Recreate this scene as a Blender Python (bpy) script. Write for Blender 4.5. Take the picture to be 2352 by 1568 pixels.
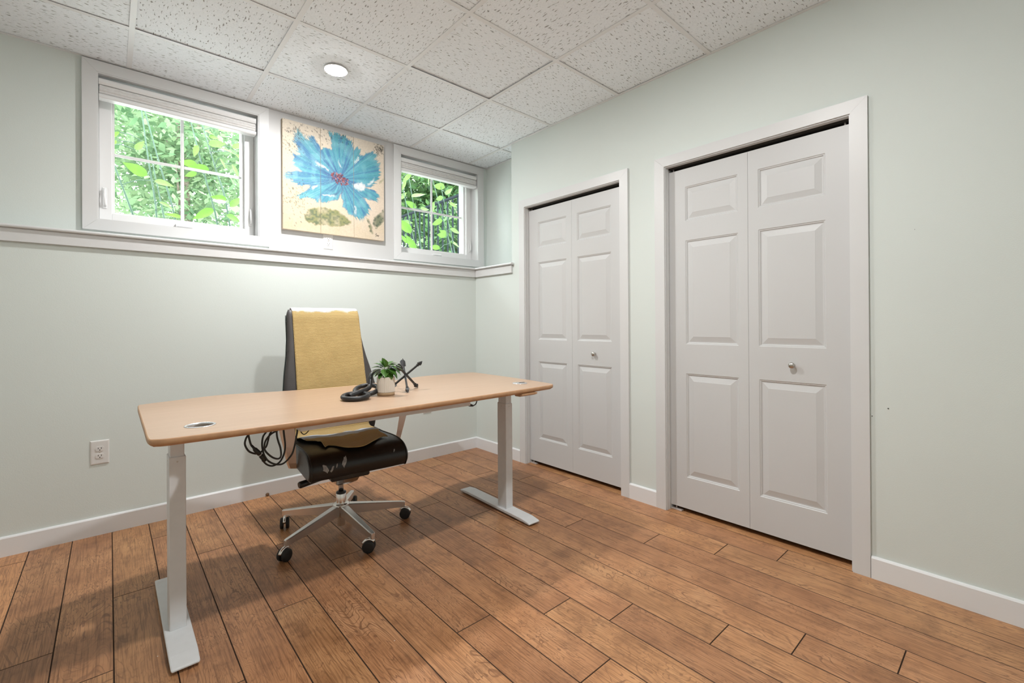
import bpy, math, random
import numpy as np
from mathutils import Vector, Matrix

# ------------------------------------------------------------------ reset, camera, world, exposure
for o in list(bpy.data.objects):
    bpy.data.objects.remove(o)
scene = bpy.context.scene
COL = scene.collection
random.seed(7)
PI = math.pi

YAW, PITCH, ROLL = 0.725386, 0.00182, -0.0061
cam_d = bpy.data.cameras.new('camera')
cam = bpy.data.objects.new('camera', cam_d)
COL.objects.link(cam)
cam_d.sensor_width = 36.0
cam_d.lens = 1042.9 / 2352 * 36.0
cam_d.shift_y = -(784 - 741.3) / 2352
cam_d.clip_start = 0.02
_r = Vector((math.cos(YAW), -math.sin(YAW), 0))
_f = Vector((math.sin(YAW), math.cos(YAW), 0))
_z = Vector((0, 0, 1))
_fw = _f * math.cos(PITCH) + _z * math.sin(PITCH)
_up = -_f * math.sin(PITCH) + _z * math.cos(PITCH)
_R = _r * math.cos(ROLL) + _up * math.sin(ROLL)
_U = -_r * math.sin(ROLL) + _up * math.cos(ROLL)
cam.matrix_world = Matrix(((_R.x, _U.x, -_fw.x, -0.0909), (_R.y, _U.y, -_fw.y, -2.9903), (_R.z, _U.z, -_fw.z, 1.134), (0, 0, 0, 1)))
scene.camera = cam

SKY = 14.0
LAMP = 1000.0        # radiance of the downlight lenses
world = bpy.data.worlds.new('overcast_sky')
scene.world = world
world.use_nodes = True
bg = world.node_tree.nodes['Background']
bg.inputs[0].default_value = (0.90, 0.97, 1.0, 1)
bg.inputs[1].default_value = SKY
scene.view_settings.view_transform = 'Standard'
scene.view_settings.look = 'None'
scene.view_settings.gamma = 1.0
scene.view_settings.use_curve_mapping = False
scene.view_settings.exposure = 0.0

# ------------------------------------------------------------------ room constants (metres)
XR = 2.4384            # right wall face
XREC = 2.67            # recessed right wall above the ledge
YB = 0.363             # lower back wall face
YU = 0.48              # upper back wall face
XL, YF = -1.25, -3.90  # left and front walls, out of frame
H = 2.637              # suspended ceiling
T = 0.6096             # tile module
YJ = -0.143            # where the right recess ends


# ------------------------------------------------------------------ node helpers
def new_mat(name):
    m = bpy.data.materials.new(name)
    m.use_nodes = True
    nt = m.node_tree
    return m, nt, nt.nodes['Principled BSDF']


def node(nt, kind, **kw):
    n = nt.nodes.new(kind)
    for k, v in kw.items():
        if k.startswith('i_'):
            n.inputs[k[2:].replace('_', ' ')].default_value = v
        else:
            setattr(n, k, v)
    return n


def ramp(nt, fac, stops, interp='LINEAR'):
    r = nt.nodes.new('ShaderNodeValToRGB')
    r.color_ramp.interpolation = interp
    el = r.color_ramp.elements
    while len(el) < len(stops):
        el.new(0.5)
    for e, (p, c) in zip(el, stops):
        e.position = p
        e.color = (*c, 1) if len(c) == 3 else c
    nt.links.new(fac, r.inputs[0])
    return r


def mixc(nt, fac, a, b, mode='MIX'):
    n = nt.nodes.new('ShaderNodeMix')
    n.data_type = 'RGBA'
    n.blend_type = mode
    for sock, v in ((n.inputs[0], fac), (n.inputs[6], a), (n.inputs[7], b)):
        if isinstance(v, bpy.types.NodeSocket):
            nt.links.new(v, sock)
        else:
            sock.default_value = v if not isinstance(v, tuple) else (*v, 1)
    return n.outputs[2]


def math_n(nt, op, a, b=None):
    n = nt.nodes.new('ShaderNodeMath')
    n.operation = op
    for s, v in ((n.inputs[0], a), (n.inputs[1], b)):
        if v is None:
            continue
        if isinstance(v, bpy.types.NodeSocket):
            nt.links.new(v, s)
        else:
            s.default_value = v
    return n.outputs[0]


def add_bump(nt, bsdf, height, strength=0.3, dist=0.002):
    b = nt.nodes.new('ShaderNodeBump')
    b.inputs['Strength'].default_value = strength
    b.inputs['Distance'].default_value = dist
    nt.links.new(height, b.inputs['Height'])
    nt.links.new(b.outputs[0], bsdf.inputs['Normal'])


def simple(name, col, rough=0.5, metal=0.0, noise=None, bump=None, spec=0.5):
    """plain procedural material: a faint colour mottle and an optional fine relief"""
    m, nt, b = new_mat(name)
    b.inputs['Roughness'].default_value = rough
    b.inputs['Metallic'].default_value = metal
    b.inputs['Specular IOR Level'].default_value = spec
    tc = node(nt, 'ShaderNodeTexCoord')
    sc, amt = noise if noise else (9.0, 0.03)
    n = node(nt, 'ShaderNodeTexNoise', i_Scale=sc, i_Detail=3.0)
    nt.links.new(tc.outputs['Object'], n.inputs['Vector'])
    lo = tuple(max(0, c * (1 - amt)) for c in col)
    hi = tuple(min(1, c * (1 + amt)) for c in col)
    r = ramp(nt, n.outputs[0], [(0.3, lo), (0.7, hi)])
    nt.links.new(r.outputs[0], b.inputs['Base Color'])
    if bump:
        n2 = node(nt, 'ShaderNodeTexNoise', i_Scale=bump[0], i_Detail=2.0)
        nt.links.new(tc.outputs['Object'], n2.inputs['Vector'])
        add_bump(nt, b, n2.outputs[0], bump[1], bump[2])
    return m


M = {}
M['wall'] = simple('sage_wall_paint', (0.685, 0.737, 0.708), 0.75, bump=(260.0, 0.25, 0.0012), noise=(1.3, 0.015), spec=0.3)
M['white'] = simple('white_trim_paint', (0.68, 0.685, 0.685), 0.38, noise=(3.0, 0.015), bump=(120.0, 0.05, 0.0006))
M['base'] = simple('white_trim_paint_lit_copy', (0.80, 0.81, 0.82), 0.38, noise=(3.0, 0.015))  # the trim paint, lightened to make up for dim light near the floor
M['panel'] = simple('white_panel_paint', (0.54, 0.54, 0.535), 0.45, noise=(3.0, 0.015))
M['door'] = simple('white_door_paint', (0.60, 0.605, 0.605), 0.42, noise=(2.0, 0.015), bump=(300.0, 0.08, 0.0006))
M['vinyl'] = simple('white_vinyl', (0.80, 0.80, 0.80), 0.32, noise=(3.0, 0.01))
M['shade'] = simple('shade_fabric_white', (0.70, 0.69, 0.68), 0.8, noise=(60.0, 0.05), bump=(400.0, 0.2, 0.001))
M['tbar'] = simple('ceiling_grid_enamel', (0.79, 0.80, 0.81), 0.45, noise=(2.0, 0.01))
M['dark'] = simple('dark_void', (0.02, 0.018, 0.015), 0.9)
M['chrome'] = simple('polished_chrome', (0.84, 0.82, 0.80), 0.20, 1.0, noise=(4.0, 0.02))
M['nickel'] = simple('brushed_nickel', (0.55, 0.53, 0.50), 0.28, 1.0, noise=(40.0, 0.05))
M['grey_steel'] = simple('grey_powder_coat', (0.73, 0.75, 0.765), 0.45, 0.0, noise=(30.0, 0.02), bump=(500.0, 0.12, 0.0006))
M['silver'] = simple('silver_grommet', (0.75, 0.75, 0.77), 0.25, 0.9)
M['rubber'] = simple('black_rubber', (0.014, 0.014, 0.014), 0.55)
M['cable'] = simple('black_cable', (0.016, 0.018, 0.016), 0.45)
M['plasticB'] = simple('black_plastic', (0.018, 0.018, 0.018), 0.35, noise=(30.0, 0.1))
M['plate'] = simple('outlet_plastic', (0.72, 0.71, 0.69), 0.35)
M['iron'] = simple('black_cast_iron', (0.03, 0.03, 0.03), 0.42, 0.3, noise=(30.0, 0.3), bump=(80.0, 0.3, 0.002))
M['soil'] = simple('potting_soil', (0.05, 0.032, 0.02), 0.95, noise=(120.0, 0.5), bump=(150.0, 0.8, 0.004))
M['potbase'] = simple('pot_raw_base', (0.42, 0.29, 0.17), 0.8, noise=(60.0, 0.12))
M['pot'] = simple('pot_cream_glaze', (0.70, 0.65, 0.58), 0.55)
M['stem'] = simple('plant_stem', (0.20, 0.26, 0.06), 0.6)
M['brownknob'] = simple('brown_disc', (0.20, 0.12, 0.07), 0.5)
M['bark'] = simple('tree_bark', (0.14, 0.11, 0.085), 0.9, noise=(12.0, 0.4), bump=(30.0, 0.6, 0.02))
M['earth'] = simple('pale_bounce_ground', (0.46, 0.45, 0.43), 0.95, noise=(4.0, 0.4))  # ground out of view, paled so it reflects daylight onto the ceiling
M['fence'] = simple('fence_black_enamel', (0.006, 0.010, 0.014), 0.8, spec=0.15)
M['paper'] = simple('crumb_white', (0.8, 0.78, 0.74), 0.8)
M['tan_edge'] = simple('board_edge_wood', (0.62, 0.50, 0.36), 0.7, noise=(20.0, 0.12))
M['subfloor'] = simple('plank_groove_dark', (0.085, 0.045, 0.026), 0.8)
M['taupe'] = simple('taupe_plastic', (0.16, 0.13, 0.10), 0.5)
M['bracket'] = simple('bracket_steel', (0.6, 0.55, 0.52), 0.5, 0.5)


M['satin'] = simple('satin_aluminium', (0.80, 0.775, 0.76), 0.34, 1.0, noise=(12.0, 0.03))


def leather():
    m, nt, b = new_mat('black_leather')
    tc = node(nt, 'ShaderNodeTexCoord')
    v = node(nt, 'ShaderNodeTexVoronoi', i_Scale=260.0)
    n = node(nt, 'ShaderNodeTexNoise', i_Scale=6.0, i_Detail=4.0)
    nt.links.new(tc.outputs['Object'], v.inputs['Vector'])
    nt.links.new(tc.outputs['Object'], n.inputs['Vector'])
    r = ramp(nt, n.outputs[0], [(0.3, (0.006, 0.006, 0.006)), (0.75, (0.014, 0.0135, 0.013))])
    nt.links.new(r.outputs[0], b.inputs['Base Color'])
    r2 = ramp(nt, n.outputs[0], [(0.2, (0.30,) * 3), (0.8, (0.42,) * 3)])
    nt.links.new(r2.outputs[0], b.inputs['Roughness'])
    h = math_n(nt, 'ADD', math_n(nt, 'MULTIPLY', v.outputs[0], 0.35), math_n(nt, 'MULTIPLY', n.outputs[0], 2.0))
    add_bump(nt, b, h, 0.35, 0.003)
    return m


M['leather'] = leather()


def greyleather():
    m = simple('charcoal_back_leather', (0.055, 0.05, 0.048), 0.5, noise=(14.0, 0.12), bump=(220.0, 0.2, 0.001))
    return m


M['backshell'] = greyleather()


def wood_floor():
    m, nt, b = new_mat('hickory_plank')
    tc = node(nt, 'ShaderNodeTexCoord')
    oi = node(nt, 'ShaderNodeObjectInfo')
    off = node(nt, 'ShaderNodeVectorMath', operation='SCALE')
    comb = node(nt, 'ShaderNodeCombineXYZ')
    nt.links.new(oi.outputs['Random'], comb.inputs[0])
    nt.links.new(oi.outputs['Random'], comb.inputs[1])
    nt.links.new(oi.outputs['Random'], comb.inputs[2])
    nt.links.new(comb.outputs[0], off.inputs[0])
    off.inputs['Scale'].default_value = 60.0
    add = node(nt, 'ShaderNodeVectorMath', operation='ADD')
    nt.links.new(tc.outputs['Object'], add.inputs[0])
    nt.links.new(off.outputs[0], add.inputs[1])
    mp = node(nt, 'ShaderNodeMapping')
    mp.inputs['Scale'].default_value = (7.5, 1.35, 1.0)
    nt.links.new(add.outputs[0], mp.inputs[0])
    # growth-ring contour lines: a smooth field, sliced
    n1 = node(nt, 'ShaderNodeTexNoise', i_Scale=1.0, i_Detail=4.0, i_Roughness=0.55, i_Distortion=1.1)
    nt.links.new(mp.outputs[0], n1.inputs['Vector'])
    s = math_n(nt, 'SINE', math_n(nt, 'MULTIPLY', n1.outputs[0], 150.0))
    lines = ramp(nt, s, [(0.70, (0, 0, 0)), (0.99, (1, 1, 1))])
    # fine pores along the board
    mp2 = node(nt, 'ShaderNodeMapping')
    mp2.inputs['Scale'].default_value = (210.0, 5.5, 1.0)
    nt.links.new(add.outputs[0], mp2.inputs[0])
    n2 = node(nt, 'ShaderNodeTexNoise', i_Scale=1.0, i_Detail=3.0, i_Roughness=0.6)
    nt.links.new(mp2.outputs[0], n2.inputs['Vector'])
    # broad blotches
    n3 = node(nt, 'ShaderNodeTexNoise', i_Scale=4.5, i_Detail=3.0, i_Roughness=0.55)
    nt.links.new(add.outputs[0], n3.inputs['Vector'])
    base = ramp(nt, n3.outputs[0], [(0.25, (0.38, 0.180, 0.082)), (0.5, (0.54, 0.275, 0.130)), (0.75, (0.64, 0.355, 0.180))])
    pores = ramp(nt, n2.outputs[0], [(0.32, (0.50, 0.46, 0.44)), (0.55, (1, 1, 1))])
    n4 = node(nt, 'ShaderNodeTexNoise', i_Scale=11.0, i_Detail=5.0, i_Roughness=0.65)
    nt.links.new(add.outputs[0], n4.inputs['Vector'])
    smudge = ramp(nt, n4.outputs[0], [(0.30, (0.58, 0.55, 0.55)), (0.48, (0.94, 0.93, 0.92)), (0.62, (1, 1, 1))])
    c0 = mixc(nt, 0.85, base.outputs[0], smudge.outputs[0], 'MULTIPLY')
    c1 = mixc(nt, 0.85, c0, pores.outputs[0], 'MULTIPLY')
    lm = ramp(nt, n3.outputs[0], [(0.35, (0.25,) * 3), (0.62, (0.75,) * 3)])
    lf = math_n(nt, 'MULTIPLY', lines.outputs[0], lm.outputs[0])
    c2 = mixc(nt, lf, c1, (0.19, 0.085, 0.043))
    tint = ramp(nt, oi.outputs['Random'], [(0.0, (0.80, 0.77, 0.77)), (0.35, (1.0, 0.96, 0.95)), (0.7, (0.95, 0.97, 0.93)), (1.0, (1.12, 1.07, 1.0))])
    c3 = mixc(nt, 1.0, c2, tint.outputs[0], 'MULTIPLY')
    nt.links.new(c3, b.inputs['Base Color'])
    rr = ramp(nt, n3.outputs[0], [(0.3, (0.30,) * 3), (0.7, (0.42,) * 3)])
    nt.links.new(rr.outputs[0], b.inputs['Roughness'])
    b.inputs['Specular IOR Level'].default_value = 0.42
    hh = math_n(nt, 'SUBTRACT', math_n(nt, 'MULTIPLY', n2.outputs[0], 0.6), math_n(nt, 'MULTIPLY', lf, 0.4))
    add_bump(nt, b, hh, 0.22, 0.0012)
    return m


M['floor'] = wood_floor()


def tile_mat():
    m, nt, b = new_mat('fissured_mineral_tile')
    tc = node(nt, 'ShaderNodeTexCoord')
    oi = node(nt, 'ShaderNodeObjectInfo')
    ang = math_n(nt, 'MULTIPLY', math_n(nt, 'FLOOR', math_n(nt, 'MULTIPLY', oi.outputs['Random'], 3.99)), PI / 2)
    rot = node(nt, 'ShaderNodeVectorRotate', rotation_type='Z_AXIS')
    nt.links.new(tc.outputs['Object'], rot.inputs['Vector'])
    nt.links.new(ang, rot.inputs['Angle'])
    comb = node(nt, 'ShaderNodeCombineXYZ')
    o1 = math_n(nt, 'MULTIPLY', oi.outputs['Random'], 37.0)
    nt.links.new(o1, comb.inputs[0])
    nt.links.new(o1, comb.inputs[1])
    add = node(nt, 'ShaderNodeVectorMath', operation='ADD')
    nt.links.new(rot.outputs[0], add.inputs[0])
    nt.links.new(comb.outputs[0], add.inputs[1])
    wob = node(nt, 'ShaderNodeTexNoise', i_Scale=30.0, i_Detail=1.0)
    nt.links.new(add.outputs[0], wob.inputs['Vector'])
    wa = node(nt, 'ShaderNodeVectorMath', operation='MULTIPLY_ADD')
    nt.links.new(wob.outputs[1], wa.inputs[0])
    wa.inputs[1].default_value = (0.018, 0.018, 0)
    nt.links.new(add.outputs[0], wa.inputs[2])
    mp = node(nt, 'ShaderNodeMapping')
    mp.inputs['Scale'].default_value = (38.0, 150.0, 1.0)
    nt.links.new(wa.outputs[0], mp.inputs[0])
    n1 = node(nt, 'ShaderNodeTexNoise', i_Scale=1.0, i_Detail=0.0)
    nt.links.new(mp.outputs[0], n1.inputs['Vector'])
    fiss = ramp(nt, n1.outputs[0], [(0.25, (1, 1, 1)), (0.30, (0, 0, 0))])
    n2 = node(nt, 'ShaderNodeTexNoise', i_Scale=210.0, i_Detail=1.0)
    nt.links.new(add.outputs[0], n2.inputs['Vector'])
    pin = ramp(nt, n2.outputs[0], [(0.26, (1, 1, 1)), (0.34, (0, 0, 0))])
    d = math_n(nt, 'MAXIMUM', fiss.outputs[0], math_n(nt, 'MULTIPLY', pin.outputs[0], 0.55))
    n3 = node(nt, 'ShaderNodeTexNoise', i_Scale=90.0, i_Detail=3.0)
    nt.links.new(add.outputs[0], n3.inputs['Vector'])
    bc = ramp(nt, n3.outputs[0], [(0.3, (0.85, 0.89, 0.93)), (0.7, (0.91, 0.95, 0.985))])
    c = mixc(nt, d, bc.outputs[0], (0.36, 0.36, 0.36))
    nt.links.new(c, b.inputs['Base Color'])
    b.inputs['Roughness'].default_value = 0.95
    b.inputs['Specular IOR Level'].default_value = 0.1
    h = math_n(nt, 'SUBTRACT', math_n(nt, 'MULTIPLY', n3.outputs[0], 0.4), d)
    add_bump(nt, b, h, 0.6, 0.003)
    return m


M['tile'] = tile_mat()


def beech():
    m, nt, b = new_mat('beech_laminate')
    tc = node(nt, 'ShaderNodeTexCoord')
    mp = node(nt, 'ShaderNodeMapping')
    mp.inputs['Scale'].default_value = (3.0, 90.0, 20.0)
    nt.links.new(tc.outputs['Object'], mp.inputs[0])
    n = node(nt, 'ShaderNodeTexNoise', i_Scale=1.0, i_Detail=5.0, i_Roughness=0.6)
    nt.links.new(mp.outputs[0], n.inputs['Vector'])
    r = ramp(nt, n.outputs[0], [(0.3, (0.43, 0.285, 0.185)), (0.7, (0.49, 0.335, 0.23))])
    nt.links.new(r.outputs[0], b.inputs['Base Color'])
    b.inputs['Roughness'].default_value = 0.34
    b.inputs['Specular IOR Level'].default_value = 0.5
    return m


M['beech'] = beech()
M['beech_edge'] = simple('beech_edge', (0.50, 0.29, 0.155), 0.45, noise=(30.0, 0.1))


def towel_mat():
    m, nt, b = new_mat('ribbed_yellow_towel')
    uv = node(nt, 'ShaderNodeUVMap', uv_map='cloth')
    sep = node(nt, 'ShaderNodeSeparateXYZ')
    nt.links.new(uv.outputs[0], sep.inputs[0])
    tc = node(nt, 'ShaderNodeTexCoord')
    n = node(nt, 'ShaderNodeTexNoise', i_Scale=16.0, i_Detail=3.0)
    nt.links.new(tc.outputs['Object'], n.inputs['Vector'])
    v = math_n(nt, 'ADD', sep.outputs[1], math_n(nt, 'MULTIPLY', math_n(nt, 'SUBTRACT', n.outputs[0], 0.5), 0.07))
    rib = math_n(nt, 'SINE', math_n(nt, 'MULTIPLY', sep.outputs[1], 2 * PI / 0.0078))
    yel = ramp(nt, rib, [(0.0, (0.44, 0.30, 0.115)), (0.5, (0.60, 0.45, 0.205)), (1.0, (0.66, 0.51, 0.25))])
    pale = (0.80, 0.80, 0.84)
    blue = (0.62, 0.72, 0.84)
    # the cloth length in metres runs along v: pale band over the top fold, pale-blue band on the seat
    band1 = ramp(nt, v, [(0.0, (1, 1, 1)), (0.182, (1, 1, 1)), (0.200, (0, 0, 0)), (1.0, (0, 0, 0))])
    c1 = mixc(nt, band1.outputs[0], yel.outputs[0], pale)
    b2 = math_n(nt, 'SUBTRACT', 1.0, math_n(nt, 'MULTIPLY', math_n(nt, 'ABSOLUTE', math_n(nt, 'SUBTRACT', v, 1.035)), 26.0))
    b2c = ramp(nt, b2, [(0.0, (0, 0, 0)), (0.35, (1, 1, 1))])
    c2 = mixc(nt, b2c.outputs[0], c1, blue)
    nt.links.new(c2, b.inputs['Base Color'])
    b.inputs['Roughness'].default_value = 0.95
    b.inputs['Specular IOR Level'].default_value = 0.1
    b.inputs['Sheen Weight'].default_value = 0.2
    n2 = node(nt, 'ShaderNodeTexNoise', i_Scale=600.0, i_Detail=2.0)
    nt.links.new(tc.outputs['Object'], n2.inputs['Vector'])
    add_bump(nt, b, math_n(nt, 'ADD', rib, n2.outputs[0]), 0.55, 0.0016)
    return m


M['towel'] = towel_mat()


def leaf_mat(name, lo, hi, transl=0.35, rough=0.4):
    m, nt, b = new_mat(name)
    oi = node(nt, 'ShaderNodeObjectInfo')
    tc = node(nt, 'ShaderNodeTexCoord')
    n = node(nt, 'ShaderNodeTexNoise', i_Scale=3.0, i_Detail=2.0)
    geo = node(nt, 'ShaderNodeNewGeometry')
    nt.links.new(tc.outputs['Object'], n.inputs['Vector'])
    f = math_n(nt, 'ADD', math_n(nt, 'MULTIPLY', n.outputs[0], 0.4), math_n(nt, 'MULTIPLY', geo.outputs['Random Per Island'], 0.5))
    f2 = math_n(nt, 'ADD', f, math_n(nt, 'MULTIPLY', oi.outputs['Random'], 0.15))
    r = ramp(nt, f2, [(0.2, lo), (0.85, hi)])
    nt.links.new(r.outputs[0], b.inputs['Base Color'])
    b.inputs['Roughness'].default_value = rough
    if transl > 0:
        t = nt.nodes.new('ShaderNodeBsdfTranslucent')
        nt.links.new(r.outputs[0], t.inputs[0])
        mx = nt.nodes.new('ShaderNodeMixShader')
        mx.inputs[0].default_value = transl
        nt.links.new(b.outputs[0], mx.inputs[1])
        nt.links.new(t.outputs[0], mx.inputs[2])
        out = nt.nodes['Material Output']
        nt.links.new(mx.outputs[0], out.inputs[0])
    return m


M['houseleaf'] = leaf_mat('glossy_house_leaf', (0.035, 0.11, 0.02), (0.10, 0.24, 0.035), 0.12, 0.3)
M['weedleaf'] = leaf_mat('bright_weed_leaf', (0.04, 0.11, 0.012), (0.115, 0.225, 0.032), 0.5, 0.5)
M['treeleaf_pale'] = leaf_mat('pale_tree_leaf', (0.07, 0.145, 0.065), (0.26, 0.35, 0.19), 0.5, 0.6)
M['treeleaf_mid'] = leaf_mat('mid_tree_leaf', (0.022, 0.075, 0.028), (0.11, 0.20, 0.055), 0.45, 0.6)
M['weedstem'] = simple('weed_stem', (0.02, 0.055, 0.03), 0.5, noise=(20.0, 0.15))


def glass_mat():
    m = bpy.data.materials.new('window_glass')
    m.use_nodes = True
    nt = m.node_tree
    nt.nodes.remove(nt.nodes['Principled BSDF'])
    tr = nt.nodes.new('ShaderNodeBsdfTransparent')
    tr.inputs[0].default_value = (0.96, 0.985, 0.975, 1)
    gl = nt.nodes.new('ShaderNodeBsdfGlossy')
    gl.inputs['Roughness'].default_value = 0.02
    fr = nt.nodes.new('ShaderNodeFresnel')
    fr.inputs[0].default_value = 1.3
    mx = nt.nodes.new('ShaderNodeMixShader')
    nt.links.new(fr.outputs[0], mx.inputs[0])
    nt.links.new(tr.outputs[0], mx.inputs[1])
    nt.links.new(gl.outputs[0], mx.inputs[2])
    nt.links.new(mx.outputs[0], nt.nodes['Material Output'].inputs[0])
    return m


M['glass'] = glass_mat()


def lamp_mat():
    m, nt, b = new_mat('led_lens')
    b.inputs['Base Color'].default_value = (0.9, 0.9, 0.9, 1)
    b.inputs['Emission Color'].default_value = (0.98, 0.965, 0.955, 1)
    b.inputs['Emission Strength'].default_value = LAMP
    return m


M['lamp'] = lamp_mat()


def paint_mat():
    m, nt, b = new_mat('painted_flower_print')
    a = node(nt, 'ShaderNodeVertexColor', layer_name='paint')
    nt.links.new(a.outputs[0], b.inputs['Base Color'])
    b.inputs['Roughness'].default_value = 0.6
    tc = node(nt, 'ShaderNodeTexCoord')
    n = node(nt, 'ShaderNodeTexNoise', i_Scale=180.0, i_Detail=3.0)
    nt.links.new(tc.outputs['Object'], n.inputs['Vector'])
    add_bump(nt, b, n.outputs[0], 0.2, 0.001)
    return m


M['paint'] = paint_mat()


# ------------------------------------------------------------------ mesh helpers
class MB:
    def __init__(self):
        self.v, self.f, self.s, self.m = [], [], [], []

    def add(self, verts, faces, smooth=False, mi=0):
        k = len(self.v)
        self.v += [tuple(p) for p in verts]
        self.f += [tuple(i + k for i in f) for f in faces]
        self.s += [smooth] * len(faces)
        self.m += [mi] * len(faces)
        return self

    def box(self, x0, x1, y0, y1, z0, z1, c=0.0, mi=0):
        if c <= 0:
            vs = [(x, y, z) for z in (z0, z1) for y in (y0, y1) for x in (x0, x1)]
            fs = [(0, 2, 3, 1), (4, 5, 7, 6), (0, 1, 5, 4), (2, 6, 7, 3), (0, 4, 6, 2), (1, 3, 7, 5)]
            return self.add(vs, fs, mi=mi)
        vs, idx = [], {}
        X, Y, Z = (x0, x1), (y0, y1), (z0, z1)
        for i in (0, 1):
            for j in (0, 1):
                for k in (0, 1):
                    p = (X[i], Y[j], Z[k])
                    sg = (1 - 2 * i, 1 - 2 * j, 1 - 2 * k)
                    for a in range(3):
                        q = [p[t] + (0 if t == a else sg[t] * c) for t in range(3)]
                        idx[(i, j, k, a)] = len(vs)
                        vs.append(tuple(q))
        fs = []
        for a in range(3):
            for side in (0, 1):
                o = [t for t in range(3) if t != a]
                cs = []
                for (p, q) in ((0, 0), (1, 0), (1, 1), (0, 1)):
                    t = [0, 0, 0]
                    t[a] = side
                    t[o[0]], t[o[1]] = p, q
                    cs.append(idx[(*t, a)])
                flip = (side == 1) == (a == 1)
                fs.append(tuple(cs[::-1]) if flip else tuple(cs))
        for a in range(3):
            o = [t for t in range(3) if t != a]
            for p in (0, 1):
                for q in (0, 1):
                    t0, t1 = [0, 0, 0], [0, 0, 0]
                    t0[o[0]] = t1[o[0]] = p
                    t0[o[1]] = t1[o[1]] = q
                    t1[a] = 1
                    fs.append((idx[(*t0, o[0])], idx[(*t1, o[0])], idx[(*t1, o[1])], idx[(*t0, o[1])]))
        for i in (0, 1):
            for j in (0, 1):
                for k in (0, 1):
                    fs.append(tuple(idx[(i, j, k, a)] for a in range(3)))
        return self.add(vs, fs, mi=mi)

    def loft(self, loops, closed=True, cap0=True, cap1=True, smooth=True, mi=0):
        n = len(loops[0])
        vs = [p for l in loops for p in l]
        fs = []
        for a in range(len(loops) - 1):
            for i in range(n if closed else n - 1):
                j = (i + 1) % n
                fs.append((a * n + i, a * n + j, (a + 1) * n + j, (a + 1) * n + i))
        self.add(vs, fs, smooth, mi)
        k = len(self.v) - len(vs)
        if closed and cap0:
            self.f.append(tuple(k + i for i in range(n - 1, -1, -1)))
            self.s.append(False)
            self.m.append(mi)
        if closed and cap1:
            e = k + (len(loops) - 1) * n
            self.f.append(tuple(e + i for i in range(n)))
            self.s.append(False)
            self.m.append(mi)
        return self

    def tube(self, path, rad, seg=10, smooth=True, closed=False, mi=0, sq=False):
        pts = [Vector(p) for p in path]
        n = len(pts)
        rs = rad if isinstance(rad, (list, tuple)) else [rad] * n
        loops = []
        prev = None
        for i, p in enumerate(pts):
            if closed:
                t = pts[(i + 1) % n] - pts[i - 1]
            else:
                t = pts[min(i + 1, n - 1)] - pts[max(i - 1, 0)]
            t.normalize()
            if prev is None:
                u = t.cross(Vector((0, 0, 1)))
                if u.length < 1e-3:
                    u = t.cross(Vector((1, 0, 0)))
            else:
                u = prev - t * prev.dot(t)
            u.normalize()
            prev = u
            w = t.cross(u)
            loops.append([p + (u * math.cos(2 * PI * k / seg + (PI / 4 if sq else 0)) + w * math.sin(2 * PI * k / seg + (PI / 4 if sq else 0))) * rs[i] for k in range(seg)])
        if closed:
            loops.append(loops[0])
            return self.loft(loops, cap0=False, cap1=False, smooth=smooth, mi=mi)
        return self.loft(loops, smooth=smooth, mi=mi)

    def lathe(self, prof, c=(0, 0, 0), seg=24, axis='Z', smooth=True, mi=0, cap0=True, cap1=True):
        loops = []
        for r, h in prof:
            l = []
            for k in range(seg):
                a = 2 * PI * k / seg
                x, y = r * math.cos(a), r * math.sin(a)
                if axis == 'Z':
                    l.append((c[0] + x, c[1] + y, c[2] + h))
                elif axis == 'X':
                    l.append((c[0] + h, c[1] + x, c[2] + y))
                else:
                    l.append((c[0] + y, c[1] + h, c[2] + x))
            loops.append(l)
        return self.loft(loops, smooth=smooth, mi=mi, cap0=cap0, cap1=cap1)

    def extrude_x(self, prof, x0, x1, smooth=False, mi=0):
        """closed (y, z) profile run from x0 to x1"""
        return self.loft([[(x0, y, z) for y, z in prof], [(x1, y, z) for y, z in prof]], smooth=smooth, mi=mi)

    def extrude_y(self, prof, y0, y1, smooth=False, mi=0):
        return self.loft([[(x, y0, z) for x, z in prof], [(x, y1, z) for x, z in prof]], smooth=smooth, mi=mi)

    def mesh(self, name):
        me = bpy.data.meshes.new(name)
        me.from_pydata(self.v, [], self.f)
        me.polygons.foreach_set('use_smooth', self.s)
        me.polygons.foreach_set('material_index', self.m)
        me.update()
        import bmesh
        bm = bmesh.new()
        bm.from_mesh(me)
        bmesh.ops.recalc_face_normals(bm, faces=bm.faces)
        bm.to_mesh(me)
        bm.free()
        return me

    def build(self, name, mats, parent=None, loc=(0, 0, 0), rot=(0, 0, 0)):
        me = self.mesh(name)
        return link(name, me, mats, parent, loc, rot)


def link(name, me, mats, parent=None, loc=(0, 0, 0), rot=(0, 0, 0)):
    if mats is not None:
        for mt in (mats if isinstance(mats, (list, tuple)) else [mats]):
            me.materials.append(mt)
    o = bpy.data.objects.new(name, me)
    COL.objects.link(o)
    o.location = loc
    o.rotation_euler = rot
    if parent is not None:
        o.parent = parent
    return o


def empty(name, loc=(0, 0, 0), rz=0.0):
    o = bpy.data.objects.new(name, None)
    COL.objects.link(o)
    o.location = loc
    o.rotation_euler = (0, 0, rz)
    o.empty_display_size = 0.1
    return o


def tag(o, label=None, cat=None, group=None, kind=None):
    if label:
        o['label'] = label
    if cat:
        o['category'] = cat
    if group:
        o['group'] = group
    if kind:
        o['kind'] = kind
    return o


def struct(o, label):
    return tag(o, label, None, None, 'structure')


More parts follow.
